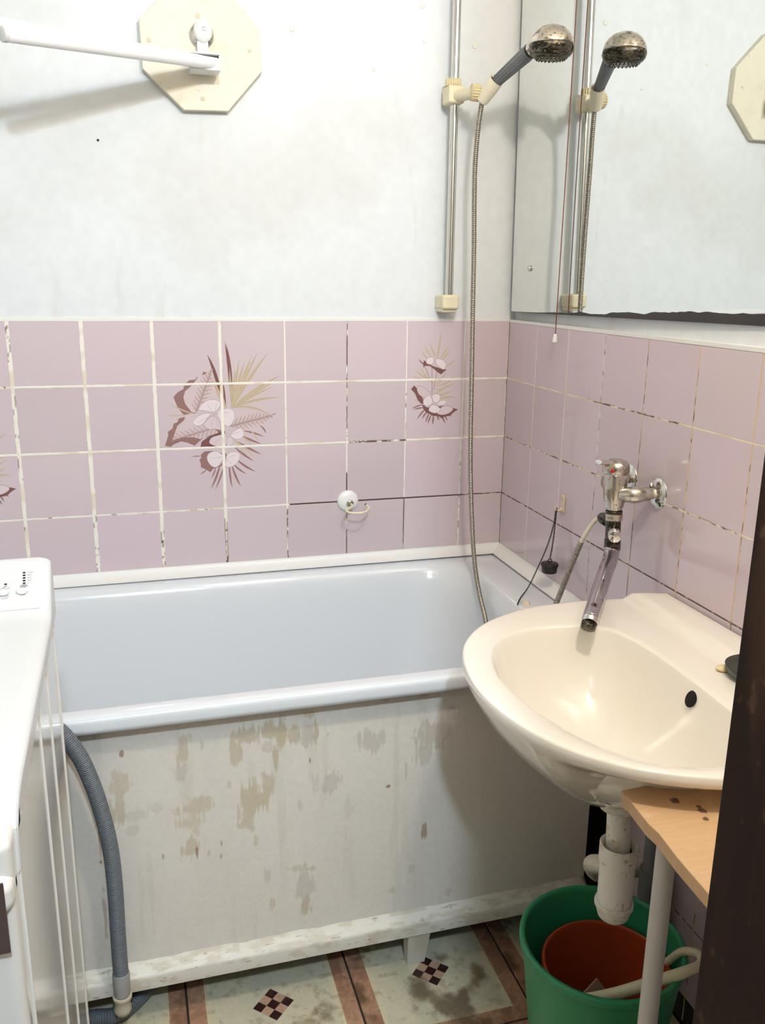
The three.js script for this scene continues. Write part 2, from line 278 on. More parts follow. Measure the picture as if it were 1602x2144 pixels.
{ // back wall
  const w = struct('wall_back', 'back wall of white plaster above lilac tiles with printed flowers', 'wall');
  part('plaster', uvMetres(boxAt(-1.86, 0.16, 1.263, 2.5, -0.12, -0.003), (x) => (x + 1.74) / 1.76, (x, y) => (y - 1.25) / 1.3), M.plaster, w);
  part('backing', boxAt(-1.86, 0.16, 0.50, 1.263, -0.12, -0.006), M.backing, w);
  part('raw_concrete', boxAt(-1.86, 0.16, -0.1, 0.50, -0.12, -0.006), mat(0x3a342e, 0.95), w);
  part('plaster_edge', [boxAt(-1.74, 0.0, 1.2620, 1.2690, -0.006, 0.0004)], M.edge, w);
  const G = new Grout((u, v, d) => [u, v, d]);
  const cols = [0, ...Array.from({ length: 11 }, (_, u) => colX(u))];
  const halfC = [0.0016, 0.0019, 0.0019, 0.0019, 0.0024, 0.0034, 0.0040, 0.0042, 0.0040, 0.004, 0.004, 0.004], halfR = [0.002, 0.0026, 0.0026, 0.0026, 0.002];
  for (let c = 0; c < 11; c++) for (let r = 0; r < 5; r++) {
    const x1 = cols[c] - halfC[c] * 0.55, x0 = cols[c + 1] + halfC[c + 1] * 0.55, y1 = ROW[r] - halfR[Math.min(r, 4)] * 0.55, y0 = ROW[r + 1] + 0.0013;
    const big = r < 3 && (c === 5 || c === 4), small = (c === 1 && r < 2) || (c === 8 && (r === 1 || r === 2));
    let uv = [0, 1, 0, 1], m = tileMats[Math.floor(rnd() * 4)];
    if (big) { const k = c === 5 ? 0 : 1; uv = [k / 2, k / 2 + 0.5, 1 - (ROW[0] - y0) / (ROW[0] - ROW[3]), 1 - (ROW[0] - y1) / (ROW[0] - ROW[3])]; m = bigMat; }
    if (small) { const k = c === 8 ? r - 1 : r; uv = [0, 1, 1 - (ROW[0] - (ROW[k + 1] + 0.0013)) / (ROW[0] - ROW[2]), 1 - (ROW[0] - ROW[k] + 0.001) / (ROW[0] - ROW[2])]; m = smallMat; }
    const t = part('tile', tileGeo(x1 - x0, y1 - y0, 0.007, 0.0012, uv), m, w); t.position.set((x0 + x1) / 2, (y0 + y1) / 2, 0); t.rotation.set(rr(-0.003, 0.003), rr(-0.003, 0.003), 0);
  }
  const mouldCol = [(y) => 0.35, (y) => (y < 0.97 ? 0.3 : 0.1), (y) => (y < 0.816 ? 0.75 : y > 0.967 && y < 1.12 ? 0.35 : 0.12), (y) => (y > 1.12 ? 0.62 : y > 0.967 ? 0.45 : y > 0.89 ? 0.2 : y > 0.81 ? 1 : 0.62), (y) => (y < 0.816 ? 0.55 : 0.14), (y) => (y < 0.79 ? 0.6 : 0.1), (y) => (y < 0.79 ? 0.5 : 0.1), (y) => (y < 0.816 ? 0.42 : 0.12), (y) => (y > 0.9 ? 0.42 : 0.2)];
  for (let u = 0; u < cols.length; u++) G.line([cols[u] || -0.002, 1.263], [cols[u] || -0.002, 0.60], halfC[u], halfC[u] > 0.003 ? 0.0004 : -0.0006, (q) => (mouldCol[u] ?? (() => 0.15))(q[1]));
  for (let r = 1; r < 5; r++) G.line([0, ROW[r]], [-1.74, ROW[r]], halfR[r] * (r === 3 ? 0.8 : 1), r === 3 ? -0.0002 : 0.0003, (q) => { const x = q[0]; if (r === 3) return x > -0.12 ? 0.7 : x > -0.57 ? 0.9 : 0.22; if (r === 2) return x > -0.42 && x < -0.27 ? 0.5 : 0.12; if (r === 4) return 0.6; return x < -1.2 ? 0.45 : 0.12; });
  G.build(w);
  for (const [x, y, r] of [[-0.1209, 1.8851, 0.0065], [-0.2496, 1.958, 0.007], [-0.5484, 1.8853, 0.006], [-0.3608, 1.8178, 0.004], [-0.245, 1.885, 0.004], [-0.9689, 1.638, 0.0025]])
    part('wall_plug', turned([x, y, -0.004], [x, y, 1], [[r * 1.1, 0], [r, 0.0022], [r * 0.7, 0.003], [r * 0.55, 0.0022], [0, 0.002]], 18), r < 0.003 ? M.dark : M.plain, w);
}
{ // right wall: tiles to the floor, recessed plaster above
  const w = struct('wall_right', 'right wall of lilac tiles under recessed white plaster', 'wall');
  part('plaster', uvMetres(boxAt(0.016, 0.16, 1.2635, 2.5, -0.12, 1.70), (x, y, z) => z / 1.76 + 0.3, (x, y) => (y - 1.25) / 1.3 + 0.4), M.plaster, w);
  part('plaster_edge', [boxAt(-0.0004, 0.02, 1.2590, 1.2660, 0.0, 1.70)], M.edge, w);
  part('backing', boxAt(0.006, 0.16, 0.50, 1.2635, -0.12, 1.70), M.backing, w);
  part('raw_concrete', boxAt(0.006, 0.16, -0.1, 0.50, -0.12, 1.70), mat(0x3a342e, 0.95), w);
  const lines = [0, ...Array.from({ length: 11 }, (_, u) => 0.161 + 0.157 * u)], hw = 0.0015;
  const G = new Grout((u, v, d) => [-d, v, u]);
  for (let c = 0; c < 10; c++) for (let r = 0; r < 8; r++) {
    const z0 = lines[c] + (c ? hw * 0.6 : 0.001), z1 = Math.min(lines[c + 1] - hw * 0.6, 1.70), y1 = ROW[r] - (r ? hw * 0.6 : 0.006), y0 = Math.max(0.002, ROW[r + 1] + hw * 0.6);
    if (y1 - y0 < 0.01 || z1 - z0 < 0.01 || (z1 < 0.70 && r > 4)) continue;
    const t = part('tile', tileGeo(z1 - z0, y1 - y0), tileMats[Math.floor(rnd() * 4)], w); t.position.set(0, (y0 + y1) / 2, (z0 + z1) / 2); t.rotation.set(0, -Math.PI / 2 + rr(-0.003, 0.003), rr(-0.003, 0.003));
  }
  for (let u = 1; u < 11; u++) G.line([lines[u], 1.262], [lines[u], lines[u] < 0.75 ? 0.52 : 0.01], hw * 1.15, -0.0003, (q) => [0, 0.12, 0.14, 0.4, 0.5, 0.35, 0.3, 0.3, 0.3, 0.3, 0.3][u], u >= 4 ? [206, 182, 150] : [222, 212, 204]);
  for (let r = 1; r < 8; r++) { G.line([r > 4 ? 0.79 : 0, ROW[r] - 0.0004], [1.70, ROW[r] - 0.0004], hw * 1.3, -0.0003, (q) => (r === 1 ? (q[0] > 0.4 && q[0] < 0.75 ? 0.45 : 0.12) : r === 2 ? 0.45 : 0.72), [228, 212, 192]); }
  G.build(w);
}
{ // left wall, front wall with the doorway, ceiling
  const l = struct('wall_left', 'left wall of plain white plaster', 'wall'); part('plaster', boxAt(-1.86, -1.74, -0.1, 2.5, -0.12, 1.83), M.plain, l);
  const f = struct('wall_front', 'front wall with the doorway', 'wall'); part('plaster', [boxAt(-0.575, 0.16, -0.1, 2.5, 1.70, 1.82), boxAt(-1.86, -1.42, -0.1, 2.5, 1.70, 1.82), boxAt(-1.42, -0.575, 2.44, 2.5, 1.70, 1.82)], M.plain, f);
  const c = struct('ceiling', 'white ceiling', 'ceiling'); part('slab', boxAt(-1.86, 0.16, 2.5, 2.6, -0.12, 1.83), M.ceiling, c);
  const wood = pixelTex(256, 1024, (u, v) => { const n = fbm(u * 6 + fbm(u * 3, v * 4, 2) * 2, v * 5, 4), g = fbm(u * 60, v * 6, 3), s = fbm(u * 24 + 9, v * 70 + 4, 3); return mix3(mix3([33, 21, 14], [45, 29, 19], g), [92, 64, 47], sst(0.62, 0.8, n) * 0.5 + sst(0.72, 0.8, s) * 0.5); });
  const jm = mat(0xffffff, 0.7, { map: wood, specularIntensity: 0.3 });
  const d = struct('door_1', 'dark brown wooden door frame', 'door frame');
  part('jamb', uvMetres(boxAt(-0.608, -0.570, 0, 2.44, 1.695, 1.835, 0.004), (x, y, z) => z * 4 + x, (x, y) => y), jm, d, 'dark brown scratched jamb beside the washbasin');
  part('jamb', uvMetres(boxAt(-1.425, -1.387, 0, 2.44, 1.695, 1.835, 0.004), (x, y, z) => z * 4, (x, y) => y), jm, d);
  part('head', boxAt(-1.425, -0.570, 2.405, 2.44, 1.695, 1.835, 0.004), jm, d);
}
{ // the hall behind the camera
  const h = struct('wall_hall', 'walls of the hall behind the doorway', 'wall');
  part('plaster', [boxAt(-2.5, -2.4, -0.1, 2.6, 1.82, 4.2), boxAt(1.0, 1.1, -0.1, 2.6, 1.82, 4.2), boxAt(-2.5, -1.86, -0.1, 2.6, 1.72, 1.82), boxAt(0.16, 1.1, -0.1, 2.6, 1.72, 1.82),
boxAt(-2.5, 1.1, -0.1, 2.6, 4.1, 4.2)], M.hall, h);
  const c = struct('ceiling_hall', 'ceiling of the hall', 'ceiling'); part('slab', boxAt(-2.5, 1.1, 2.5, 2.6, 1.83, 4.2), M.ceiling, c);
  const f = struct('floor_hall', 'brown floor of the hall', 'floor'); part('slab', boxAt(-2.5, 1.1, -0.1, -0.002, 1.90, 4.2), M.hallFloor, f);
}
{ // floor of printed tiles
  const P = 0.3215, f = struct('floor', 'floor of cream tiles with pink borders and dark checker prints', 'floor');
  part('bed', boxAt(-1.86, 0.16, -0.1, -0.004, -0.12, 1.90), mat(0x2e2620, 0.95), f);
  const tex = [0, 1, 2].map((k) => canvasTex(512, 512, (c, W) => {
    const img = c.createImageData(W, W), dirt = [0.62, 0.52, 0.7][k];
    for (let y = 0; y < W; y++) for (let x = 0; x < W; x++) {
      const u = x / W, v = y / W, e = Math.min(u, v, 1 - u, 1 - v) * 0.318, mb = fbm(u * 7 + k * 31, v * 7 + fbm(u * 5, v * 5 + k, 2) * 2, 4), sp = fbm(u * 60 + k, v * 60, 3), st = fbm(u * 5 + 60 + k * 9, v * 5, 5);
      let q = mix3([214, 203, 172], [184, 182, 162], mb);
      if (e < 0.034) q = mix3(mix3([158, 116, 94], [184, 146, 118], sp), [120, 84, 66], sst(0.55, 0.75, mb) * 0.5);
      else if (e < 0.044) q = mix3(q, [214, 200, 166], 0.5);
      const a = (u - 0.5) * 0.318, b = (v - 0.5) * 0.318, s = 0.0185, i = Math.floor((a + b) * Math.SQRT1_2 / s + 1.5), j = Math.floor((a - b) * Math.SQRT1_2 / s + 1.5);
      if (i >= 0 && i < 3 && j >= 0 && j < 3) q = (i + j) % 2 ? mix3([190, 160, 136], [168, 134, 112], sp) : mix3([58, 32, 30], [40, 22, 22], sp);
      q = mix3(q, [70, 52, 34], sst(dirt, dirt + 0.22, st) * 0.62); q = mix3(q, [110, 90, 64], sst(0.58, 0.8, fbm(u * 22 + k * 3, v * 22, 3)) * 0.25);
      const o = (y * W + x) * 4; for (let m = 0; m < 3; m++) img.data[o + m] = q[m] + (sp - 0.5) * 14; img.data[o + 3] = 255;
    }
    c.putImageData(img, 0, 0);
  }));
  const fm = tex.map((t) => mat(0xffffff, 0.32, { map: t })), g = tileGeo(P - 0.004, P - 0.004, 0.006, 0.0012);
  for (let i = -1; i < 6; i++) for (let j = -3; j < 4; j++) {
    const x = -0.578 + P * (0.5 - i) + P * 1 - P, z = 0.855 + P * (j - 0.5); let mm = fm[(i * 2 + j + 30) % 3]; if (i === 0) mm = fm[1];
    const x0 = Math.max(x - P / 2 + 0.002, -1.74), x1 = Math.min(x + P / 2 - 0.002, -0.001), z0 = Math.max(z - P / 2 + 0.002, 0.001), z1 = Math.min(z + P / 2 - 0.002, 1.90);
    if (x1 - x0 < 0.02 || z1 - z0 < 0.02) continue;
    const U = (q) => (q - (x - P / 2)) / P, W = (q) => 1 - (q - (z - P / 2)) / P;
    const t = part('floor_tile', tileGeo(x1 - x0, z1 - z0, 0.006, 0.0012, [U(x0), U(x1), W(z1), W(z0)]), mm, f); t.rotation.x = -Math.PI / 2; t.position.set((x0 + x1) / 2, rr(-0.0004, 0.0002), (z0 + z1) / 2);
  }
}
// white plastic sealing strips where the bath meets the walls
{
  const prof = new THREE.Shape(); prof.moveTo(0, 0.0255); prof.lineTo(0.003, 0.0255); prof.lineTo(0.0045, 0.021); prof.quadraticCurveTo(0.010, 0.012, 0.024, 0.0075); prof.lineTo(0.030, 0.006); prof.lineTo(0.030, 0.0035); prof.lineTo(0.0, 0.0);
  const strip = (L) => new THREE.ExtrudeGeometry(prof, { depth: L, bevelEnabled: false, curveSegments: 8 });
  const a = struct('trim_1', 'white plastic sealing strip along the back wall above the bath', 'trim'); const ga = part('strip', strip(1.72), M.whitePlastic, a); ga.rotation.set(0, -Math.PI / 2, 0); ga.position.set(-0.002, 0.6532, 0.0005); a.rotation.z = 0.0015;
  const b = struct('trim_2', 'white plastic sealing strip along the right wall above the bath', 'trim'); const gb = part('strip', strip(0.70), M.whitePlastic, b); gb.scale.x = -1; gb.position.set(-0.0005, 0.6532, 0.002);
}

// ---------------------------------------------------------------- bathtub
{
  const t = thing('bathtub', 'long white enamel bathtub under the tiled back wall', 'bathtub');
  const R = [], O = (e, y, r) => roundRect(-1.71 + e, -0.003 - e, 0.003 + e, 0.700 - e, r, y), B = (iL, iR, iB, iF, y, r) => roundRect(-1.62 + iL, -0.098 - iR, 0.052 + iB, 0.657 - iF, r, y);
  R.push(O(0.004, 0.626, 0.02), O(0, 0.6245, 0.02), O(-0.0006, 0.632, 0.02), O(0, 0.643, 0.02), O(0.0025, 0.6495, 0.021), O(0.008, 0.6525, 0.024), O(0.016, 0.6528, 0.03));
  R.push(B(-0.03, -0.035, -0.012, -0.012, 0.6525, 0.13), B(-0.012, -0.016, -0.005, -0.004, 0.651, 0.13), B(0, 0, 0, 0, 0.6475, 0.13), B(0.012, 0.012, 0.006, 0.004, 0.641, 0.132), B(0.024, 0.024, 0.012, 0.008, 0.628, 0.135), B(0.04, 0.034, 0.018, 0.012, 0.605, 0.14));
  for (let k = 1; k <= 10; k++) { const s = k / 10; R.push(B(0.04 + 0.22 * s, 0.034 + 0.066 * s, 0.018 + 0.05 * s, 0.012 + 0.05 * s, 0.605 - 0.315 * s, 0.14 + 0.02 * s)); }
  for (let k = 1; k <= 8; k++) { const a = k / 8 * Math.PI / 2, s = 1 - Math.cos(a), q = Math.sin(a); R.push(B(0.26 + 0.07 * s, 0.1 + 0.07 * s, 0.068 + 0.07 * s, 0.062 + 0.07 * s, 0.29 - 0.07 * q, 0.16 - 0.03 * s)); }
  R.push(B(0.45, 0.28, 0.2, 0.2, 0.218, 0.09));
  part('basin', loft(R, [false, true]), M.enamel, t);
  const k = part('overflow_cover', turned([-0.096, 0.634, 0.376], [-0.24, 0.70, 0.376], [[0.0, 0.0], [0.021, 0.0], [0.022, 0.004], [0.020, 0.008], [0.012, 0.010], [0, 0.0105]], 28), M.cream, t, 'round cream overflow cover');
  part('screw', turned([-0.1056, 0.6384, 0.376], [-0.24, 0.70, 0.376], [[0.004, 0], [0.004, 0.0015], [0, 0.002]], 14), M.chrome, k);
  for (const x of [-0.36, -1.35]) part('foot', new THREE.CylinderGeometry(0.05, 0.045, 0.2, 12).translate(x, 0.1, 0.5), M.dark, t);
}
// ---------------------------------------------------------------- front panel of the bath
{
  const t = thing('bath_surround', 'white painted front sheet with peeling stains below the bathtub rim', 'bath front');
  const ST = [[-0.882,0.576,0.0108,0.0123,0.5,0],[-0.884,0.546,0.0122,0.0249,0.55,0],[-0.887,0.512,0.0131,0.0176,0.35,1],[-0.852,0.561,0.0035,0.0089,0.4,1],[-0.772,0.565,0.0272,0.0201,0.65,0],[-0.791,0.542,0.0126,0.0304,0.6,0],[-0.731,0.572,0.023,0.0177,0.7,0],[-0.708,0.561,0.0116,0.0306,0.75,0],[-0.72,0.516,0.0046,0.0258,0.7,0],[-0.689,0.553,0.014,0.0179,0.6,0],[-0.661,0.549,0.0165,0.0206,0.5,1],[-0.647,0.552,0.0047,0.0311,0.6,0],[-0.656,0.594,0.0094,0.0076,0.5,0],[-0.736,0.544,0.0092,0.0127,0.35,1],[-0.761,0.44,0.0279,0.0316,0.65,0],[-0.738,0.457,0.0116,0.0315,0.6,0],[-0.776,0.405,0.0162,0.0292,0.55,0],[-0.786,0.386,0.0065,0.0106,0.5,0],[-0.866,0.439,0.0313,0.0181,0.5,0],[-0.872,0.411,0.0269,0.0156,0.4,0],[-0.852,0.45,0.0179,0.0103,0.5,0],[-0.879,0.357,0.0171,0.0238,0.55,0],[-0.868,0.342,0.0027,0.0133,0.6,2],[-0.868,0.39,0.0063,0.0157,0.35,0],[-0.993,0.503,0.0147,0.0272,0.45,0],[-0.999,0.454,0.0127,0.0276,0.55,0],[-1.003,0.525,0.0058,0.0122,0.4,0],[-0.988,0.562,0.0037,0.0068,0.6,2],[-0.972,0.439,0.0215,0.0127,0.25,1],[-0.932,0.448,0.0174,0.0091,0.22,1],[-0.98,0.41,0.0107,0.0102,0.3,1],[-0.538,0.523,0.0273,0.0239,0.5,1],[-0.551,0.517,0.0148,0.0133,0.4,1],[-0.425,0.515,0.031,0.0299,0.6,1],[-0.435,0.484,0.0181,0.0274,0.45,1],[-0.395,0.527,0.0156,0.0326,0.45,1],[-0.38,0.557,0.0104,0.0162,0.4,1],[-0.438,0.607,0.0091,0.0042,0.5,0],[-0.512,0.604,0.0069,0.0041,0.5,0],[-0.616,0.448,0.0171,0.0242,0.4,1],[-0.648,0.453,0.0096,0.0187,0.25,1],[-0.675,0.409,0.0048,0.0107,0.35,1],[-0.43,0.308,0.0053,0.0173,0.5,2],[-0.505,0.421,0.0051,0.0033,0.7,2],[-0.684,0.274,0.0171,0.0084,0.35,0],[-0.669,0.226,0.0148,0.0458,0.4,1],[-0.67,0.186,0.0109,0.0202,0.5,0],[-0.657,0.268,0.0099,0.0056,0.35,0],[-0.742,0.268,0.0067,0.0167,0.35,1],[-0.733,0.205,0.0068,0.0125,0.4,0],[-0.761,0.349,0.0047,0.0108,0.35,0],[-0.493,0.184,0.0095,0.0083,0.4,0],[-0.377,0.157,0.011,0.0097,0.35,1],[-0.847,0.338,0.0036,0.0064,0.4,0],[-0.825,0.328,0.0028,0.0054,0.4,2],[-0.824,0.355,0.0023,0.0064,0.4,2],[-0.928,0.346,0.0026,0.0063,0.4,2],[-0.623,0.549,0.0029,0.0041,0.3,1],[-0.47,0.451,0.002,0.0165,0.4,1],[-0.657,0.499,0.0014,0.0052,0.6,2],[-1.034,0.394,0.0021,0.0408,0.35,2],[-1.035,0.253,0.0034,0.0481,0.35,2],[-1.036,0.356,0.0025,0.0031,0.6,2],[-0.806,0.473,0.0054,0.0072,0.35,1],[-0.455,0.229,0.0064,0.0118,0.3,1],[-0.585,0.383,0.0099,0.022,0.2,1]];
  const X0 = -1.71, X1 = -0.065, Y0 = 0.10, Y1 = 0.635, W = 1640, H = 536, field = new Float32Array(W * H * 3);
  for (const [cx, cy, rx, ry, a, k] of ST) {
    const ax = Math.max(0, Math.floor((cx - rx * 2 - X0) / (X1 - X0) * W)), bx = Math.min(W - 1, Math.ceil((cx + rx * 2 - X0) / (X1 - X0) * W)), ay = Math.max(0, Math.floor((cy - ry * 2 - Y0) / (Y1 - Y0) * H)), by = Math.min(H - 1, Math.ceil((cy + ry * 2 - Y0) / (Y1 - Y0) * H));
    for (let y = ay; y <= by; y++) for (let x = ax; x <= bx; x++) {
      const wx = X0 + x / W * (X1 - X0), wy = Y0 + y / H * (Y1 - Y0), d = Math.hypot((wx - cx) / rx, (wy - cy) / ry), n = (fbm(wx * 260, wy * 34, 3) - 0.5) * 1.5 + (fbm(wx * 60 + 9, wy * 60, 3) - 0.5) * 1.1;
      const v = a * sst(0.22, -0.34, d - 1 + n * 0.9), o = (y * W + x) * 3 + k; if (v > field[o]) field[o] = v;
    }
  }
  const tex = pixelTex(W, H, (u, v, x, y) => {
    const o = (y * W + x) * 3, wx = u * 1.645, wy = v * 0.535, n = fbm(wx * 9, wy * 5, 4), s = fbm(wx * 50 + 4, wy * 5, 3), f = fbm(wx * 160, wy * 160, 2);
    let c = mix3([226, 221, 213], [217, 211, 202], n); c = mix3(c, [206, 199, 188], sst(0.6, 0.8, s) * 0.4);
    c = mix3(c, [186, 172, 144], field[o]); c = mix3(c, [180, 173, 162], field[o + 1]); c = mix3(c, [128, 98, 76], field[o + 2]);
    return c.map((q) => q + (f - 0.5) * 8);
  });
  const pm = mat(0xffffff, 0.36, { map: tex, bumpMap: fineBump, bumpScale: 0.0006 });
  part('sheet', uvMetres(boxAt(X0, X1, Y0, Y1, 0.650, 0.667), (x) => (x - X0) / (X1 - X0), (x, y) => (y - Y0) / (Y1 - Y0)), pm, t);
  // the painted batten along the foot, its top fillet rough and lumpy
  const rim = []; const N = 160;
  for (let i = 0; i <= N; i++) {
    const x = X0 + (X1 - X0) * i / N, n = (fbm(x * 28, 2, 3) - 0.5) * 0.008, m = (fbm(x * 60, 7, 3) - 0.5) * 0.004;
    rim.push([[x, 0.088, 0.660], [x, 0.088, 0.690], [x, 0.0895, 0.6915], [x, 0.113 + m, 0.6915 + m * 0.3], [x, 0.119 + m, 0.688], [x, 0.126 + n, 0.676], [x, 0.134 + n, 0.6665], [x, 0.134, 0.655]]);
  }
  const pos = [], uv = [], idx = []; rim.forEach((r) => r.forEach((p) => { pos.push(...p); uv.push(p[0] * 1.5, p[1] * 3 - p[2] * 3); })); for (let i = 0; i < N; i++) for (let j = 0; j < 8; j++) { const a = i * 8 + j, b = i * 8 + (j + 1) % 8; idx.push(a, b, a + 8, a + 8, b, b + 8); }
  for (const i of [0, N]) for (let j = 1; j < 7; j++) idx.push(i * 8, i * 8 + j, i * 8 + j + 1);
  const bg = new THREE.BufferGeometry(); bg.setAttribute('position', new THREE.Float32BufferAttribute(pos, 3)); bg.setAttribute('uv', new THREE.Float32BufferAttribute(uv, 2)); bg.setIndex(idx); bg.computeVertexNormals();
  const bt = pixelTex(512, 256, (u, v) => { const n = fbm(u * 26, v * 26, 4), s = fbm(u * 34 + 3, v * 44, 4); return mix3(mix3([216, 212, 202], [200, 192, 176], sst(0.45, 0.7, n)), [140, 112, 88], sst(0.72, 0.8, s) * 0.5); });
  part('batten', bg, mat(0xffffff, 0.45, { map: bt }), t);
  part('foot', loft([[[-0.463, 0.088, 0.648], [-0.463, 0.088, 0.686], [-0.416, 0.088, 0.686], [-0.416, 0.088, 0.648]], [[-0.458, 0.001, 0.646], [-0.458, 0.001, 0.668], [-0.421, 0.001, 0.668], [-0.421, 0.001, 0.646]]], [true, true]).toNonIndexed(), mat(0xffffff, 0.5, { map: bt }), t);
  part('foot', loft([[[-1.24, 0.088, 0.648], [-1.24, 0.088, 0.686], [-1.19, 0.088, 0.686], [-1.19, 0.088, 0.648]], [[-1.235, 0.001, 0.650], [-1.235, 0.001, 0.680], [-1.195, 0.001, 0.680], [-1.195, 0.001, 0.650]]], [true, true]).toNonIndexed(), mat(0xffffff, 0.5, { map: bt }), t);
  t.children.filter((c) => c.name === 'foot').forEach((c) => c.geometry.computeVertexNormals());
}
// ---------------------------------------------------------------- washing machine
{
  const t = thing('washing_machine', 'white top-loading washing machine with ribbed side in front of the bath', 'washer');
  const paint = mat(0xe4e0da, 0.16, { clearcoat: 0.7, clearcoatRoughness: 0.1 }), top = mat(0xd0d1d2, 0.3);
  const body = part('cabinet', boxAt(-1.468, -1.067, 0.015, 0.862, 0.752, 1.332, 0.012), paint, t);
  for (const z of [0.79, 0.925, 1.045]) part('rib', boxAt(-1.071, -1.0652, 0.03, 0.852, z - 0.0035, z + 0.0035, 0.0017), paint, body);
  part('seam', boxAt(-1.070, -1.0648, 0.02, 0.855, 1.296, 1.300, 0.001), paint, body);
  const s = new THREE.Shape(); s.moveTo(0.752, 0.866); s.lineTo(0.752, 0.935); s.quadraticCurveTo(0.752, 0.950, 0.764, 0.946); s.lineTo(0.812, 0.892); s.quadraticCurveTo(0.824, 0.880, 0.85, 0.879); s.lineTo(1.235, 0.874); s.quadraticCurveTo(1.285, 0.872, 1.296, 0.845); s.lineTo(1.300, 0.815); s.lineTo(1.285, 0.815); s.lineTo(1.275, 0.866);
  const cg = new THREE.ExtrudeGeometry(s, { depth: 0.360, bevelEnabled: true, bevelSize: 0.010, bevelThickness: 0.022, bevelSegments: 7, curveSegments: 10 });
  cg.rotateY(-Math.PI / 2); // shape x -> world z, depth -> -x
  const cover = part('lid', cg, top, t); cover.position.set(-1.086, -0.002, 0);
  part('lid_joint', boxAt(-1.46, -1.072, 0.8795, 0.8812, 0.846, 0.849), mat(0xb8b4ae, 0.6), cover).position.set(1.086, 0.0035, 0);
  part('front_shoulder', boxAt(-1.468, -1.067, 0.79, 0.828, 1.300, 1.345, 0.014), paint, t);
  part('front_plate', boxAt(-1.34, -1.0735, 0.755, 0.85 - 0.02, 1.3445, 1.3465, 0.0008), mat(0x4c3c38, 0.5), t, 'dark rectangular plate');
  // console print: on the sloping face from (y .946, z .764) to (y .892, z .812), moved out by the bevel
  const tex = canvasTex(2048, 512, (c, W, H) => {
    c.fillStyle = '#d0d1d2'; c.fillRect(0, 0, W, H); c.scale(2, 2); c.fillStyle = '#111'; c.font = '10px sans-serif'; c.textAlign = 'left';
    [['1000', 50], ['900', 65], ['600', 80], ['400', 95], ['0', 110]].forEach(([s2, y]) => { c.beginPath(); c.ellipse(966, y, 6, 5, 0, 0, 7); c.fill(); c.fillStyle = '#666'; c.fillText(s2, 977, y + 4); c.fillStyle = '#111'; });
    c.strokeStyle = '#666'; c.lineWidth = 2; c.beginPath(); for (let a = 0; a < 19; a += 0.3) { const r = 2 + a * 0.55; c.lineTo(964 + Math.cos(a) * r * 1.25, 127 + Math.sin(a) * r * 0.75); } c.stroke();
    for (const [x, s2, s3] of [[958, 'Spin', ''], [890, 'Energy', 'saver'], [822, 'Intensive', '']]) {
      c.fillStyle = '#555'; c.textAlign = 'center'; c.font = '11px sans-serif'; c.fillText(s2, x + 4, 178); c.fillText(s3, x + 4, 190);
      if (x < 950) { c.fillStyle = '#111'; c.beginPath(); c.ellipse(x + 8, 108, 6, 5, 0, 0, 7); c.fill(); c.strokeStyle = '#666'; c.beginPath(); c.ellipse(x + 12, 126, 11, 8, 0, 0, 5); c.moveTo(x - 12, 134); c.lineTo(x + 14, 118); c.stroke(); }
    }
  });
  const d = V(0, -0.054, 0.048), L = d.length(), nrm = V(0, 0.048, 0.054).normalize();
  const pg = new THREE.PlaneGeometry(0.376, L * 0.98); const print = part('console_print', pg, mat(0xffffff, 0.3, { map: tex }), t);
  const mm = new THREE.Matrix4().makeBasis(V(1, 0, 0), d.clone().normalize().negate(), nrm); print.setRotationFromMatrix(mm); const cc = V(-1.267, 0.917, 0.788).addScaledVector(nrm, 0.0105); print.position.copy(cc);
  for (const bx of [958, 890, 822]) {
    const b = part('button', turned([0, 0, 0], [0, 0, 1], [[0, 0], [0.0072, 0], [0.0072, 0.002], [0.006, 0.0032], [0, 0.0035]], 22), top, t); b.scale.set(1.1, 0.75, 1);
    b.setRotationFromMatrix(mm); b.position.copy(cc.clone().addScaledVector(V(1, 0, 0), (bx / 1024 - 0.5) * 0.376).addScaledVector(d, 0.105));
  }
}
// ---------------------------------------------------------------- drain hose of the machine
{
  const t = thing('drain_hose', 'grey corrugated drain hose curving down beside the washing machine', 'hose');
  const c = curve([[-1.22, 0.66, 0.722], [-1.13, 0.672, 0.722], [-1.085, 0.655, 0.72], [-1.0552, 0.608, 0.72], [-1.0367, 0.5522, 0.72], [-1.0224, 0.4818, 0.718], [-1.0138, 0.4105, 0.716], [-1.0116, 0.3337, 0.714], [-1.0125, 0.2555, 0.712], [-1.013, 0.1954, 0.711], [-1.0129, 0.15, 0.711]]);
  part('corrugated_tube', sweep(c, (s) => 0.0128 + 0.0008 * Math.sin(s / 0.0034 * Math.PI * 2), 900, 18), M.greyHose, t);
  part('cuff', turned([-1.0129, 0.156, 0.711], [-1.0135, 0.09, 0.711], [[0.0128, 0], [0.0152, 0.003], [0.0152, 0.022], [0.0145, 0.045], [0.0135, 0.05], [0.0, 0.05]], 28), M.greyHosePale, t);
  part('coupling', turned([-1.0133, 0.108, 0.711], [-1.0147, 0.06, 0.7115], [[0, 0], [0.0155, 0], [0.017, 0.002], [0.017, 0.007], [0.0145, 0.009], [0.014, 0.024], [0.0155, 0.026], [0.0155, 0.034], [0.012, 0.036], [0.012, 0.04], [0, 0.04]], 28), mat(0xb9b09a, 0.45), t, 'cream coupling');
  const fl = thing('floor_hose', 'grey corrugated hose lying on the floor under the bath panel', 'hose');
  part('corrugated_tube', sweep(curve([[-1.5, 0.016, 0.66], [-1.2, 0.016, 0.655], [-1.08, 0.016, 0.652], [-1.03, 0.018, 0.66], [-0.99, 0.016, 0.63], [-0.94, 0.016, 0.56]]), (s) => 0.0140 + 0.0010 * Math.sin(s / 0.0042 * Math.PI * 2), 560, 16), M.greyHose, fl);
}
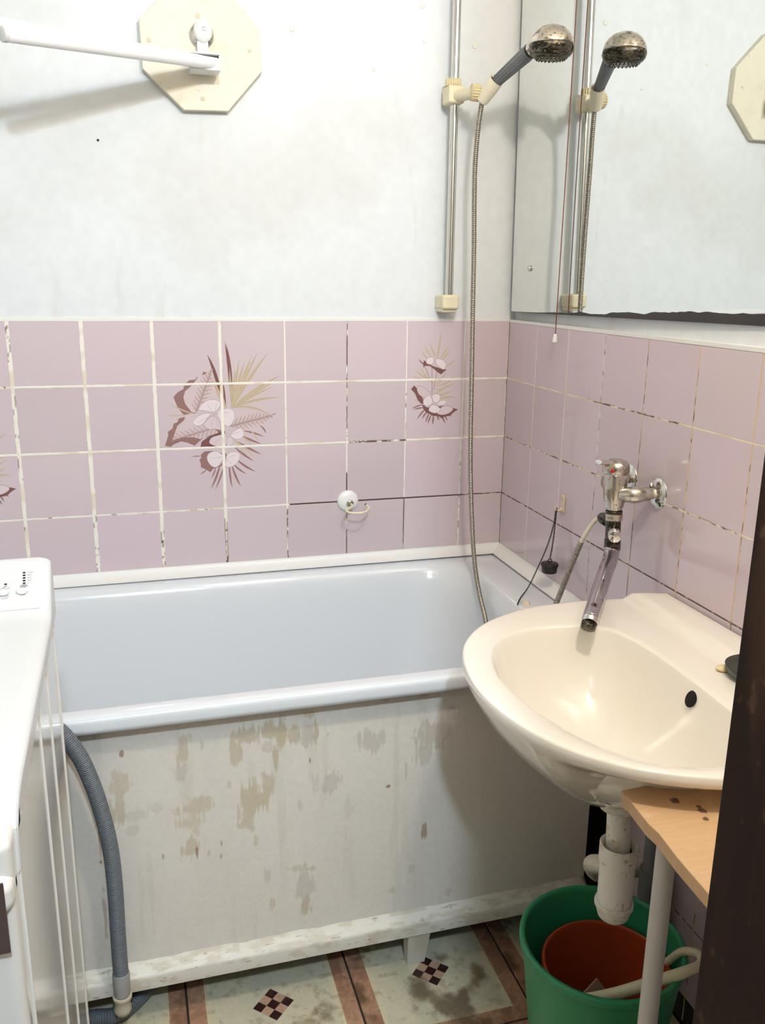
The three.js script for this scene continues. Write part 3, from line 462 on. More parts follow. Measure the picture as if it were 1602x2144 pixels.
// ---------------------------------------------------------------- washbasin
const BASIN_Z = 1.036;
{
  const t = thing('washbasin', 'cream-white ceramic washbasin hung on the right wall', 'washbasin');
  const half = (P) => [...P, ...P.slice(0, -1).reverse().map(([x, z]) => [x, 2 * BASIN_Z - z])];
  const outerP = half([[-0.0015, 0.768], [-0.03, 0.759], [-0.07, 0.749], [-0.13, 0.741], [-0.2, 0.739], [-0.278, 0.748], [-0.345, 0.775], [-0.3955, 0.8105], [-0.437, 0.859], [-0.460, 0.905], [-0.478, 0.972], [-0.484, BASIN_Z]]);
  const innerP = [[-0.157, 1.045], [-0.156, 1.0], [-0.158, 0.945], [-0.164, 0.905], [-0.178, 0.868], [-0.203, 0.844], [-0.24, 0.832], [-0.315, 0.833], [-0.3725, 0.859], [-0.410, 0.908], [-0.434, 0.981], [-0.4355, 1.035], [-0.431, 1.085], [-0.410, 1.168], [-0.378, 1.231], [-0.335, 1.270], [-0.281, 1.290], [-0.225, 1.290], [-0.186, 1.262], [-0.168, 1.205], [-0.160, 1.12]];
  const closed = (P) => new THREE.CatmullRomCurve3(P.map(([x, z]) => V(x, 0, z)), true, 'centripetal').getPoints(400).map((p) => [p.x, p.z]);
  const oc = new THREE.CatmullRomCurve3(outerP.map(([x, z]) => V(x, 0, z)), false, 'centripetal').getPoints(400).map((p) => [p.x, p.z]);   // open at the wall: closed by a straight back
  const ic = closed(innerP), C = [-0.265, BASIN_Z], N = 144;
  const hit = (poly, a) => { const dx = Math.cos(a), dz = Math.sin(a); let best = 0; for (let i = 0; i < poly.length; i++) { const [x1, z1] = poly[i], [x2, z2] = poly[(i + 1) % poly.length], ex = x2 - x1, ez = z2 - z1, den = dx * ez - dz * ex; if (Math.abs(den) < 1e-12) continue; const px = x1 - C[0], pz = z1 - C[1], s = (px * ez - pz * ex) / den, u = (px * dz - pz * dx) / den; if (s > 0 && u >= -1e-9 && u <= 1 + 1e-9 && s > best) best = s; } return [C[0] + dx * best, C[1] + dz * best]; };
  // the wall corners are hit exactly so that the back stays square
  const ang = Array.from({ length: N }, (_, i) => -i / N * Math.PI * 2); const ca = Math.atan2(0.768 - C[1], 0.2635);
  for (const k of [ca, -ca]) { let b = 0, bd = 9; ang.forEach((a, i) => { const dd = Math.abs(Math.atan2(Math.sin(a - k), Math.cos(a - k))); if (dd < bd) { bd = dd; b = i; } }); ang[b] = k; }
  const out = ang.map((a) => hit(oc, a)), inn = ang.map((a) => hit(ic, a)), rings = [];
  const scaled = (P, fx, fz, y, cx) => P.map(([x, z]) => [cx + (x - cx) * fx, typeof y === 'function' ? y(x) : y, BASIN_Z + (z - BASIN_Z) * fz]);
  // below the rim: full at the front and the far side, drawn in sharply on the near side above the table
  const under = (f, fn, y) => out.map(([x, z]) => { const wall = sst(-0.12, 0, x), a = Math.atan2(z - BASIN_Z, -(x + 0.255)), near = sst(0.55, 1.35, a), g = f + (fn - f) * near; return [-0.255 + (x + 0.255) * (g + (1 - g) * wall * (y > 0.66 ? 0.9 : 0.5)), y, BASIN_Z + (z - BASIN_Z) * g]; });
  for (const [f, fn, y] of [[0.05, 0.05, 0.598], [0.16, 0.13, 0.598], [0.25, 0.20, 0.605], [0.37, 0.28, 0.622], [0.52, 0.37, 0.648], [0.66, 0.46, 0.676], [0.78, 0.54, 0.704], [0.875, 0.60, 0.730], [0.93, 0.68, 0.750], [0.962, 0.82, 0.763], [0.983, 0.94, 0.7715], [0.995, 0.985, 0.778]]) rings.push(under(f, fn, y));
  const ledge = (x) => 0.011 * sst(-0.082, -0.062, x);
  for (const [f, y] of [[1, 0.783], [1.0, 0.788], [0.9965, 0.793], [0.990, 0.7955]]) rings.push(out.map(([x, z]) => [Math.min(-0.0012, C[0] + (x - C[0]) * f), y + ledge(x) * sst(0.783, 0.7955, y), BASIN_Z + (z - BASIN_Z) * f]));
  for (let k = 0; k <= 14; k++) { const s = k / 14; rings.push(out.map(([x, z], i) => { const ox = Math.min(-0.0012, C[0] + (x - C[0]) * 0.977), oz = BASIN_Z + (z - BASIN_Z) * 0.977, px = ox + (inn[i][0] - ox) * s, pz = oz + (inn[i][1] - oz) * s; return [px, 0.7965 + ledge(px) - 0.005 * s * s, pz]; })); }
  for (const [f, y] of [[0.985, 0.788], [0.965, 0.779], [0.94, 0.765], [0.90, 0.742], [0.84, 0.715], [0.76, 0.690], [0.64, 0.666], [0.48, 0.648], [0.3, 0.638], [0.14, 0.634], [0.09, 0.632]]) rings.push(scaled(inn, f, f * (1 - 0.16 * (1 - f)), y, -0.275));
  part('bowl', loft(rings, [true, true]), M.ceramic, t);
  part('drain_ring', new THREE.TorusGeometry(0.024, 0.003, 10, 36).rotateX(Math.PI / 2).translate(-0.275, 0.634, BASIN_Z), M.chrome, t);
  part('drain_opening', new THREE.CylinderGeometry(0.022, 0.022, 0.002, 28).translate(-0.275, 0.6342, BASIN_Z), M.hole, t);
  part('overflow_opening', ball([0, 0, 0], 0.0115, 0.25, 1.15, 1, 20).rotateZ(-0.42).translate(-0.1665, 0.7672, 1.084), M.hole, t);
}
// ---------------------------------------------------------------- trap below the basin
{
  const t = thing('bottle_trap', 'white plastic bottle trap hanging below the washbasin', 'drain trap');
  const x = -0.255, z = 1.07, pl = mat(0xffffff, 0.4, { map: pixelTex(256, 256, (u, v) => { const n = fbm(u * 8, v * 8, 4), k = fbm(u * 26, v * 26, 3); return mix3(mix3([238, 234, 224], [222, 212, 190], sst(0.55, 0.75, n)), [150, 118, 82], sst(0.7, 0.8, k) * 0.5); }) });
  const a = [x, 0.62, z], b = [x, 0, z];
  part('outlet_nut', turned([x, 0.608, z - 0.012], [x, 0, z - 0.012], [[0, 0], [0.036, 0], [0.036, 0.010], [0.030, 0.014], [0.030, 0.022], [0.02, 0.026], [0, 0.026]], 24), pl, t);
  part('tail_pipe', turned([x, 0.60, z - 0.01], [x, 0.48, z], [[0.0185, 0], [0.0185, 0.09], [0.0, 0.09]], 24), pl, t);
  part('overflow_pipe', sweep(curve([[x - 0.02, 0.62, z - 0.06], [x - 0.018, 0.60, z - 0.05], [x - 0.012, 0.585, z - 0.025], [x, 0.575, z - 0.01]]), 0.011, 24, 12), pl, t);
  part('cup', turned([x, 0.530, z], b, [[0.0195, 0.012], [0.0225, 0.008], [0.0275, 0.0], [0.0295, 0.002], [0.0295, 0.030], [0.027, 0.034], [0.0265, 0.105], [0.0265, 0.108], [0.0, 0.108]], 32), pl, t);
  part('cap', turned([x, 0.426, z], b, [[0.027, 0], [0.030, 0.001], [0.030, 0.007], [0.0275, 0.009], [0.027, 0.014], [0.0235, 0.026], [0.015, 0.034], [0, 0.037]], 32), pl, t);
  part('outlet_pipe', sweep(curve([[x, 0.47, z], [-0.225, 0.44, 1.02], [-0.205, 0.40, 0.96], [-0.195, 0.36, 0.905], [-0.15, 0.30, 0.86], [-0.08, 0.27, 0.83], [-0.03, 0.26, 0.82]]), 0.0165, 50, 16), pl, t);
  const w = thing('waste_pipe', 'grey vertical waste pipe behind the bottle trap', 'pipe');
  part('pipe', rod([-0.04, 0.0, 0.868], [-0.04, 0.52, 0.862], 0.019), mat(0x77787a, 0.5), w);
  part('socket', rod([-0.04, 0.23, 0.8655], [-0.04, 0.29, 0.8645], 0.024), mat(0x77787a, 0.5), w);
}
// ---------------------------------------------------------------- mixer tap on the wall
{
  const t = thing('mixer_tap', 'worn chrome wall mixer tap with long spout over the washbasin', 'tap');
  const A = (s) => [-0.07, 1.040 - 0.172 * s, 0.668 + 0.011 * s], ax = (y) => (1.040 - y) / 0.172;
  const up = (y) => A(ax(y));
  const esc = [[0, 0.009], [0.009, 0.009], [0.0125, 0.0085], [0.02, 0.0068], [0.0265, 0.004], [0.0292, 0.001], [0.0292, 0]];
  for (const [y, z] of [[0.981, 0.7065], [0.987, 0.606]]) {
    part('wall_flange', turned([0, y, z], [-1, y, z], esc.slice().reverse(), 40), M.chrome, t);
    part('union_nut', turned([-0.006, y, z], [-1, y, z], [[0.0105, 0], [0.0105, 0.012], [0.0135, 0.013], [0.0135, 0.028], [0.0115, 0.029]], 6).toNonIndexed(), M.chromeWorn, t).geometry.computeVertexNormals();
    const zz = z > 0.65 ? 0.6865 : 0.652;
    part('arm', sweep(curve([[-0.030, y, z], [-0.045, y - 0.001, z * 0.9 + zz * 0.1], [-0.058, y - 0.002, (z + zz) / 2], [-0.067, y - 0.003, zz]]), (s, L) => 0.0125 + 0.0035 * Math.sin(Math.min(1, s / L * 1.15) * Math.PI), 30, 20), M.chromeWorn, t);
  }
  const bodyL = dist(up(1.016), up(0.94));
  part('body', turned(up(1.016), up(0.94), [[0, 0], [0.0220, 0], [0.0226, 0.004], [0.0226, 0.020], [0.0218, 0.030], [0.0208, 0.048], [0.0180, 0.062], [0.0145, bodyL - 0.006], [0.0125, bodyL], [0, bodyL]], 40), M.chromeWorn, t);
  const lv = part('lever', turned(up(1.014), up(1.06), [[0.0215, 0], [0.0248, 0.002], [0.0254, 0.011], [0.0240, 0.018], [0.0195, 0.0240], [0.0105, 0.0278], [0, 0.0285]], 40), M.chromeWorn, t);
  part('handle', sweep(curve([[-0.074, 1.037, 0.668], [-0.088, 1.0385, 0.668], [-0.100, 1.0415, 0.669], [-0.109, 1.044, 0.670]]), (s, L) => 0.0125 - 0.003 * s / L, 24, 18).translate(0, -1.0385, 0).scale(1, 0.42, 1).translate(0, 1.0355, 0), M.chrome, lv);
  part('hot_mark', ball([0, 0, 0], 0.0042, 1, 1, 0.35, 16).lookAt(V(-0.8, 0.05, 1)).translate(-0.0875, 1.0235, 0.6868), mat(0xb41e1e, 0.4), lv, 'red hot-water dot');
  part('lock_ring', turned(up(0.944), up(0.9), [[0.0155, 0], [0.0165, 0.002], [0.0155, 0.005], [0.014, 0.006]], 32), M.brassDark, t);
  part('swivel_nut', turned(up(0.939), up(0.9), [[0.013, 0], [0.0172, 0.001], [0.0172, 0.013], [0.015, 0.0145]], 8).toNonIndexed(), M.chromeWorn, t).geometry.computeVertexNormals();
  part('diverter', turned(up(0.927), up(0.88), [[0.012, 0], [0.0138, 0.001], [0.0142, 0.020], [0.0142, 0.038], [0.012, 0.040]], 32), M.brassDark, t);
  const kn = part('diverter_knob', turned([-0.075, 0.911, 0.681], [-0.092, 0.906, 0.722], [[0.0075, 0.0], [0.0075, 0.022], [0.0105, 0.024], [0.0118, 0.028], [0.0122, 0.040], [0.0112, 0.043], [0, 0.0445]], 28), M.chrome, t);
  part('hose_outlet', turned([-0.070, 0.917, 0.668], [-0.0725, 0.921, 0.634], [[0.008, 0], [0.008, 0.012], [0.0115, 0.013], [0.0115, 0.028], [0.008, 0.036], [0.0, 0.037]], 20), M.brassDark, t);
  part('spout_collar', turned(up(0.888), up(0.85), [[0.0148, 0], [0.0155, 0.002], [0.0155, 0.018], [0.0148, 0.0195]], 32), M.brassDark, t);
  // flattened spout, chrome with the plating gone in patches
  const sp = curve([[-0.071, 0.873, 0.679], [-0.073, 0.862, 0.683], [-0.084, 0.8535, 0.697], [-0.115, 0.846, 0.736], [-0.16, 0.834, 0.795], [-0.205, 0.820, 0.853], [-0.221, 0.8145, 0.874]]);
  const st = pixelTex(256, 512, (u, v) => { const n = fbm(u * 5 + 3, v * 9, 5), e = sst(0.25, 0.05, Math.abs(u - 0.42)) * sst(0.85, 0.5, v), k = fbm(u * 26, v * 44, 3); return mix3(mix3([186, 178, 186], [70, 58, 46], sst(0.50, 0.60, n * 0.75 + e * 0.28)), [226, 222, 220], sst(0.7, 0.76, k) * 0.6); });
  const sg = sweep(sp, (s, L) => 0.0146 - 0.0010 * s / L, 60, 28); { const u = sg.attributes.uv, L = sp.getLength(); for (let i = 0; i < u.count; i++) u.setY(i, u.getY(i) / L); }
  part('spout', sg, mat(0xffffff, 0.14, { metalness: 0.9, map: st }), t);
  part('aerator_ring', turned([-0.219, 0.8185, 0.8725], [-0.2295, 0.806, 0.8850], [[0.0, 0], [0.0134, 0], [0.0142, 0.002], [0.0142, 0.009], [0.013, 0.0105]], 28), M.chrome, t);
  part('aerator', turned([-0.2255, 0.811, 0.8800], [-0.2335, 0.800, 0.8885], [[0.0, 0], [0.0128, 0], [0.0122, 0.009], [0.006, 0.0105], [0, 0.010]], 28), M.brassDark, t);
}
// ---------------------------------------------------------------- shower
{
  const t = thing('shower_rail', 'chrome riser rail with cream slider and foot on the back wall', 'shower rail');
  part('rail', rod([-0.1805, 1.312, 0.040], [-0.1835, 2.10, 0.040], 0.0096, 0.0096, 28), M.chrome, t);
  part('foot_bracket', [boxAt(-0.2015, -0.1585, 1.292, 1.326, -0.003, 0.056, 0.006), boxAt(-0.199, -0.161, 1.284, 1.296, -0.003, 0.046, 0.004)], M.cream, t);
  part('head_bracket', boxAt(-0.205, -0.162, 2.09, 2.125, -0.003, 0.056, 0.006), M.cream, t);
  const s = part('slider', [boxAt(-0.2035, -0.1655, 1.748, 1.786, 0.014, 0.062, 0.005), rod([-0.182, 1.764, 0.052], [-0.166, 1.760, 0.118], 0.0135, 0.0115, 20)], M.cream, t);
  const rib = (a, b, r, h, n) => { const g = turned(a, b, [[0, 0], [r, 0], [r, h], [0, h]], n * 2).toNonIndexed(); const out = [g], d = V(...b).sub(V(...a)).normalize(), q = new THREE.Quaternion().setFromUnitVectors(V(0, 1, 0), d); for (let k = 0; k < n; k++) { const w = k / n * Math.PI * 2, o = V(Math.cos(w) * r, h / 2, Math.sin(w) * r).applyQuaternion(q).add(V(...a)); const bg = new THREE.CylinderGeometry(r * 0.11, r * 0.11, h * 0.98, 6).applyQuaternion(q).translate(o.x, o.y, o.z); out.push(bg); } return merge(out); };
  part('clamp_knob', rib([-0.1865, 1.786, 0.040], [-0.1865, 1.83, 0.040], 0.0165, 0.0155, 18), M.creamDark, s);
  part('tilt_knob', rib([-0.1755, 1.760, 0.126], [-0.10, 1.757, 0.131], 0.0165, 0.019, 18), M.creamDark, s);
  part('socket', turned([-0.1525, 1.742, 0.131], [-0.131, 1.787, 0.176], [[0.0, 0], [0.0125, 0], [0.0145, 0.004], [0.0165, 0.040], [0.0165, 0.055], [0.0150, 0.056], [0.013, 0.052]], 28), mat(0xe9e2cc, 0.4), s);
  const h = thing('hand_shower', 'worn chrome hand shower with ribbed grey handle in its holder', 'hand shower');
  const a = [-0.1375, 1.773, 0.1625], b = [-0.103, 1.818, 0.268], L = dist(a, b);
  const grip = mat(0x74777a, 0.35, { metalness: 0.5 });
  part('handle', [turned(a, b, [[0, 0], [0.0098, 0], [0.0108, 0.01], [0.0135, L * 0.55], [0.0148, L * 0.9], [0.0148, L], [0, L]], 28), ...Array.from({ length: 14 }, (_, k) => { const d = V(...b).sub(V(...a)).normalize(), q = new THREE.Quaternion().setFromUnitVectors(V(0, 1, 0), d), w = k / 14 * Math.PI * 2, p0 = V(Math.cos(w) * 0.0112, 0.012, Math.sin(w) * 0.0112).applyQuaternion(q).add(V(...a)), p1 = V(Math.cos(w) * 0.0143, L * 0.9, Math.sin(w) * 0.0143).applyQuaternion(q).add(V(...a)); return rod(p0.toArray(), p1.toArray(), 0.0013, 0.0016, 6); })], grip, h);
  part('collar', turned([b[0] - 0.0012, b[1] - 0.0016, b[2] - 0.0038], b, [[0.0152, 0], [0.0158, 0.001], [0.0158, 0.0035], [0.0152, 0.0045]], 28), M.black, h);
  const worn = mat(0xffffff, 0.2, { metalness: 0.92, map: pixelTex(256, 256, (u, v) => { const n = fbm(u * 12, v * 4 + 2, 5), k = fbm(u * 70, v * 22, 3); return mix3(mix3([222, 212, 198], [140, 128, 112], sst(0.58, 0.68, n)), [80, 68, 54], sst(0.68, 0.78, k) * 0.6); }) });
  part('neck', sweep(curve([b, [-0.0985, 1.8255, 0.288], [-0.094, 1.829, 0.312], [-0.0905, 1.827, 0.335]]), (s2, l) => 0.0148 + 0.008 * s2 / l, 24, 22), worn, h);
  const top = [-0.0905, 1.850, 0.3385], dn = [-0.0895, 1.7, 0.3290];
  part('shell', turned(top, dn, [[0, 0], [0.012, 0.0008], [0.024, 0.005], [0.034, 0.0125], [0.0405, 0.0215], [0.0435, 0.031], [0.0440, 0.0335], [0.0425, 0.0345]], 40), worn, h);
  part('ring', turned(top, dn, [[0.0425, 0.0340], [0.0442, 0.0360], [0.0448, 0.0425], [0.0425, 0.0505], [0.0385, 0.0555], [0.0345, 0.0575]], 40), M.brassDark, h);
  const fc = part('spray_face', turned(top, dn, [[0.0350, 0.0570], [0.0330, 0.0605], [0.0290, 0.0620], [0, 0.0635]], 36), M.brassDark, h);
  const nz = []; const q = new THREE.Quaternion().setFromUnitVectors(V(0, 1, 0), V(...dn).sub(V(...top)).normalize());
  for (const [r, n] of [[0.028, 22], [0.020, 14], [0.012, 8]]) for (let k = 0; k < n; k++) { const w = k / n * Math.PI * 2, p = V(Math.cos(w) * r, 0.0625, Math.sin(w) * r).applyQuaternion(q).add(V(...top)); nz.push(ball(p.toArray(), 0.0017, 1, 1, 1, 8)); }
  part('nozzles', nz, M.brassDark, fc).userData.kind = 'stuff';
  const f = thing('shower_hose', 'ribbed metal shower hose hanging from the hand shower into the bath', 'hose');
  const hc = curve([[-0.1505, 1.745, 0.131], [-0.1535, 1.70, 0.122], [-0.1555, 1.62, 0.115], [-0.1545, 1.5608, 0.1133], [-0.150, 1.43, 0.1133], [-0.1474, 1.3015, 0.1133], [-0.1440, 1.12, 0.116], [-0.1407, 0.949, 0.118], [-0.1335, 0.7925, 0.125], [-0.1347, 0.6786, 0.16], [-0.1425, 0.615, 0.22], [-0.154, 0.575, 0.29], [-0.185, 0.50, 0.385], [-0.24, 0.42, 0.46], [-0.27, 0.38, 0.50], [-0.25, 0.42, 0.535], [-0.185, 0.55, 0.555], [-0.145, 0.65, 0.560], [-0.12, 0.7158, 0.5632], [-0.105, 0.7906, 0.580], [-0.092, 0.8609, 0.5993]]);
  part('metal_spiral', sweep(hc, (s2) => 0.0049 + 0.0011 * Math.abs(Math.sin(s2 / 0.0042 * Math.PI)), 3200, 12), M.metalHose, f);
  part('inner_tube', sweep(curve([[-0.0935, 0.853, 0.597], [-0.092, 0.8609, 0.5993], [-0.088, 0.8795, 0.6066], [-0.080, 0.902, 0.6154], [-0.0755, 0.915, 0.627], [-0.0725, 0.9205, 0.639]]), 0.0043, 40, 12), mat(0xd9d2bd, 0.45), f, 'bare cream inner tube at the tap');
}
// ---------------------------------------------------------------- mirror
{
  const t = thing('mirror', 'large frameless wall mirror with a blackened lower edge', 'mirror');
  const Xv = V(0.0197, 0, 1).normalize(), Yv = V(-0.0126, 1, 0).normalize(), Zv = V().crossVectors(Xv, Yv).normalize(); Yv.crossVectors(Zv, Xv);
  const B = new THREE.Matrix4().makeBasis(Xv, Yv, Zv).setPosition(0.00878, 0, 0);
  const low = (h) => 1.2858 + 0.0135 * (h - 0.03), TOP = 2.16, RIGHT = 1.22, LEFT = 0.02;
  const edge = (h) => 0.0012 + 0.0075 * sst(0.05, 0.6, h) + 0.010 * sst(0.55, 0.85, h) + (fbm(h * 22, 3, 3) - 0.5) * 0.014 * sst(0.1, 0.6, h);
  const bk = new THREE.Shape(); bk.moveTo(LEFT, low(LEFT)); bk.lineTo(RIGHT, low(RIGHT)); bk.lineTo(RIGHT, TOP); bk.lineTo(LEFT - 0.004, TOP); bk.closePath();
  const gs = new THREE.Shape(); gs.moveTo(LEFT + 0.0012, low(LEFT) + 0.002); for (let i = 1; i <= 160; i++) { const h = LEFT + 0.0012 + (RIGHT - LEFT - 0.0024) * i / 160; gs.lineTo(h, low(h) + Math.max(0.0008, edge(h))); } gs.lineTo(RIGHT - 0.0012, TOP - 0.001); gs.lineTo(LEFT - 0.0028, TOP - 0.001); gs.closePath();
  part('backing', new THREE.ExtrudeGeometry(bk, { depth: 0.0035, bevelEnabled: false }).translate(0, 0, -0.004).applyMatrix4(B), mat(0x2b2622, 0.4), t, 'blackened glass edge');
  part('silvered_glass', new THREE.ExtrudeGeometry(gs, { depth: 0.0006, bevelEnabled: false }).translate(0, 0, -0.0006).applyMatrix4(B), mat(0xe9ecea, 0.015, { metalness: 1 }), t);
  const P = (h, v, d) => V(h, v, d).applyMatrix4(B).toArray();
  for (const [h, v] of [[0.115, 1.3895], [1.15, 1.40], [0.115, 2.08], [1.15, 2.08]]) part('screw_cap', turned(P(h, v, 0), P(h, v, 1), [[0, 0], [0.0068, 0], [0.0068, 0.004], [0.0055, 0.0055], [0, 0.006]], 24), M.chrome, t);
}
// pull cord
{
  const t = thing('pull_cord', 'thin red-brown pull cord with white end hanging before the mirror', 'cord');
  part('cord', sweep(curve([[-0.03, 2.49, 0.308], [-0.022, 1.9112, 0.2990], [-0.018, 1.55, 0.2905], [-0.016, 1.2464, 0.2846]]), 0.0011, 60, 8), mat(0x6e3a2a, 0.7), t);
  part('toggle', turned([-0.016, 1.2474, 0.2846], [-0.017, 1.2, 0.2830], [[0, 0], [0.0028, 0], [0.0042, 0.003], [0.0058, 0.016], [0.0055, 0.020], [0, 0.0205]], 12), M.whitePlastic, t);
  part('ceiling_switch', turned([-0.03, 2.5, 0.308], [-0.03, 2, 0.308], [[0, 0], [0.025, 0], [0.034, 0.02], [0.01, 0.024], [0, 0.024]], 28), M.whitePlastic, t);
}
// ---------------------------------------------------------------- swivel towel rail on its octagonal plate
{
  const t = thing('towel_rail', 'white two-armed swivel towel rail on a cream octagonal board', 'towel rail');
  const s = new THREE.Shape(); [[-0.871, 1.8721], [-0.8685, 1.7807], [-0.7878, 1.7064], [-0.6946, 1.7092], [-0.6202, 1.7927], [-0.6235, 1.8745], [-0.706, 1.957], [-0.79, 1.956]].forEach(([x, y], i) => i ? s.lineTo(x, y) : s.moveTo(x, y)); s.closePath();
  const bt = pixelTex(512, 512, (u, v) => { const n = fbm(u * 6, v * 6, 5), k = fbm(u * 34, v * 34, 3); return mix3(mix3([226, 221, 204], [214, 206, 184], n), [190, 180, 154], sst(0.76, 0.84, k) * 0.5 + sst(0.7, 0.84, n) * 0.4); }); bt.repeat.set(3, 3);
  const bd = part('backboard', new THREE.ExtrudeGeometry(s, { depth: 0.017, bevelEnabled: true, bevelSize: 0.0015, bevelThickness: 0.002, bevelSegments: 2 }).translate(0, 0, -0.001), mat(0xffffff, 0.5, { map: bt, bumpMap: fineBump, bumpScale: 0.0008 }), t);
  for (const [x, y, r] of [[-0.748, 1.716 + 0.013, 0.0048], [-0.8535, 1.835, 0.005], [-0.752, 1.925, 0.005], [-0.645, 1.83, 0.004], [-0.752, 1.889, 0.0055]]) part('screw', turned([x, y, 0.0178], [x, y, 1], [[r, 0], [r * 0.9, 0.0012], [r * 0.4, 0.0014], [0, 0.0008]], 16), mat(0xcac0a8, 0.5), bd);
  const wp = mat(0xe8e9ea, 0.3);
  part('flange', turned([-0.7455, 1.852, 0.018], [-0.7455, 1.852, 1], [[0.026, 0], [0.026, 0.003], [0.021, 0.007], [0.015, 0.011], [0, 0.012]], 32), M.chrome, t);
  const k = part('knob', ball([-0.7445, 1.8555, 0.036], 0.0195, 1, 1.12, 0.7, 28), wp, t);
  part('screw', turned([-0.7425, 1.858, 0.0488], [-0.742, 1.858, 1], [[0.0045, 0], [0.0045, 0.0012], [0.0025, 0.0014], [0, 0.0008]], 16), M.chrome, k);
  part('tab', boxAt(-0.7570, -0.7340, 1.800, 1.838, 0.030, 0.036, 0.002), wp, t);
  part('clip', [boxAt(-0.7750, -0.7150, 1.8035, 1.8065, 0.030, 0.082, 0.0012), boxAt(-0.7750, -0.7150, 1.7735, 1.7765, 0.030, 0.082, 0.0012), boxAt(-0.7750, -0.7150, 1.774, 1.806, 0.030, 0.0335, 0.0012), boxAt(-0.7750, -0.7150, 1.7765, 1.7825, 0.0785, 0.0815, 0.0012), boxAt(-0.7175, -0.7150, 1.774, 1.806, 0.030, 0.076, 0.0012)], wp, t);
  const arm = (a, b, r = 0.0118) => { const g = part('arm', rod(a, b, r, r, 24), wp, t); const d = V(...b).sub(V(...a)).normalize(), e = V(...b).addScaledVector(d, -0.002); part('end_cap', turned(e.toArray(), V(...b).add(d).toArray(), [[r + 0.0008, 0], [r + 0.0008, 0.006], [r - 0.0008, 0.008], [0, 0.0085]], 24), mat(0xcfd0cb, 0.4), g); };
  arm([-0.722, 1.7895, 0.066], [-1.1025, 1.749, 0.35]); arm([-0.726, 1.7955, 0.050], [-1.226, 1.762, 0.417], 0.0098);
}
// white disc hook on the tiles
{
  const t = thing('robe_hook', 'round white hook with bent cream wire on the back tiles', 'hook'), c = [-0.4213, 0.8177, 0];
  part('disc', turned(c, [c[0], c[1], 1], [[0.027, 0], [0.0272, 0.002], [0.026, 0.005], [0.021, 0.009], [0.012, 0.012], [0, 0.0128]], 36), M.whitePlastic, t);
  part('washer', turned([c[0] + 0.003, c[1] - 0.005, 0.0115], [c[0] + 0.003, c[1] - 0.005, 1], [[0.0092, 0], [0.0092, 0.003], [0.006, 0.005], [0, 0.0052]], 24), M.chromeWorn, t);
  part('wire', sweep(curve([[c[0] + 0.004, c[1] - 0.006, 0.012], [c[0] + 0.006, c[1] - 0.007, 0.026], [c[0] - 0.001, c[1] - 0.009, 0.036], [c[0] - 0.012, c[1] - 0.011, 0.044], [c[0] - 0.016, c[1] - 0.013, 0.055], [c[0] - 0.008, c[1] - 0.0145, 0.066], [c[0] + 0.008, c[1] - 0.0145, 0.074], [c[0] + 0.026, c[1] - 0.013, 0.072], [c[0] + 0.039, c[1] - 0.009, 0.060], [c[0] + 0.041, c[1] - 0.006, 0.050], [c[0] + 0.037, c[1] - 0.003, 0.043]]), 0.0028, 90, 10), M.cream, t);
  part('bare_tip', ball([c[0] + 0.0365, c[1] - 0.0025, 0.042], 0.0032, 1, 1, 1, 10), mat(0x4a2c20, 0.7), t, 'rusty wire tip');
}
// cream hook with the bath plug on its bead chain
{
  const t = thing('wall_hook', 'small cream oval hook stuck on the right wall tiles', 'hook');
  part('plate', [boxAt(-0.004, -0.0002, 0.853, 0.887, 0.338, 0.354, 0.0018), turned([-0.002, 0.885, 0.346], [-1, 0.885, 0.346], [[0.008, -0.0015], [0.008, 0.002], [0, 0.0025]], 20), turned([-0.002, 0.855, 0.346], [-1, 0.855, 0.346], [[0.008, -0.0015], [0.008, 0.002], [0, 0.0025]], 20)], mat(0xd2bfa6, 0.45), t);
  part('prong', sweep(curve([[-0.003, 0.860, 0.347], [-0.012, 0.856, 0.348], [-0.020, 0.859, 0.349], [-0.023, 0.867, 0.350]]), 0.003, 20, 10), mat(0xd2bfa6, 0.45), t);
  const p = thing('bath_plug', 'black rubber bath plug hanging by a bead chain from the cream hook', 'bath plug');
  const cx = -0.026, y0 = 0.7205, z0 = 0.347;
  part('stopper', turned([cx, y0 + 0.011, z0], [cx + 0.004, 0, z0], [[0, 0], [0.0185, 0], [0.0205, 0.003], [0.0205, 0.006], [0.0185, 0.010], [0.0172, 0.022], [0.0, 0.022]], 32), M.black, p);
  part('eye', new THREE.TorusGeometry(0.0045, 0.0013, 8, 20).translate(cx, y0 + 0.0165, z0), M.dark, p);
  const beads = (pts) => { const c = curve(pts), n = Math.round(c.getLength() / 0.0046), out = []; for (let i = 0; i <= n; i++) { const q = c.getPointAt(i / n); out.push(new THREE.IcosahedronGeometry(0.0020, 1).translate(q.x, q.y, q.z)); } out.push(sweep(c, 0.0006, n, 5)); return out; };
  part('bead_chain', [...beads([[cx, y0 + 0.021, z0], [cx + 0.003, 0.78, z0 + 0.003], [-0.0205, 0.83, 0.351], [-0.019, 0.8625, 0.351]]), ...beads([[-0.019, 0.8625, 0.346], [-0.021, 0.83, 0.347], [-0.030, 0.775, 0.340], [-0.050, 0.712, 0.332], [-0.073, 0.672, 0.338], [-0.098, 0.6525, 0.352], [-0.1115, 0.645, 0.368]])], M.dark, p).userData.kind = 'stuff';
}
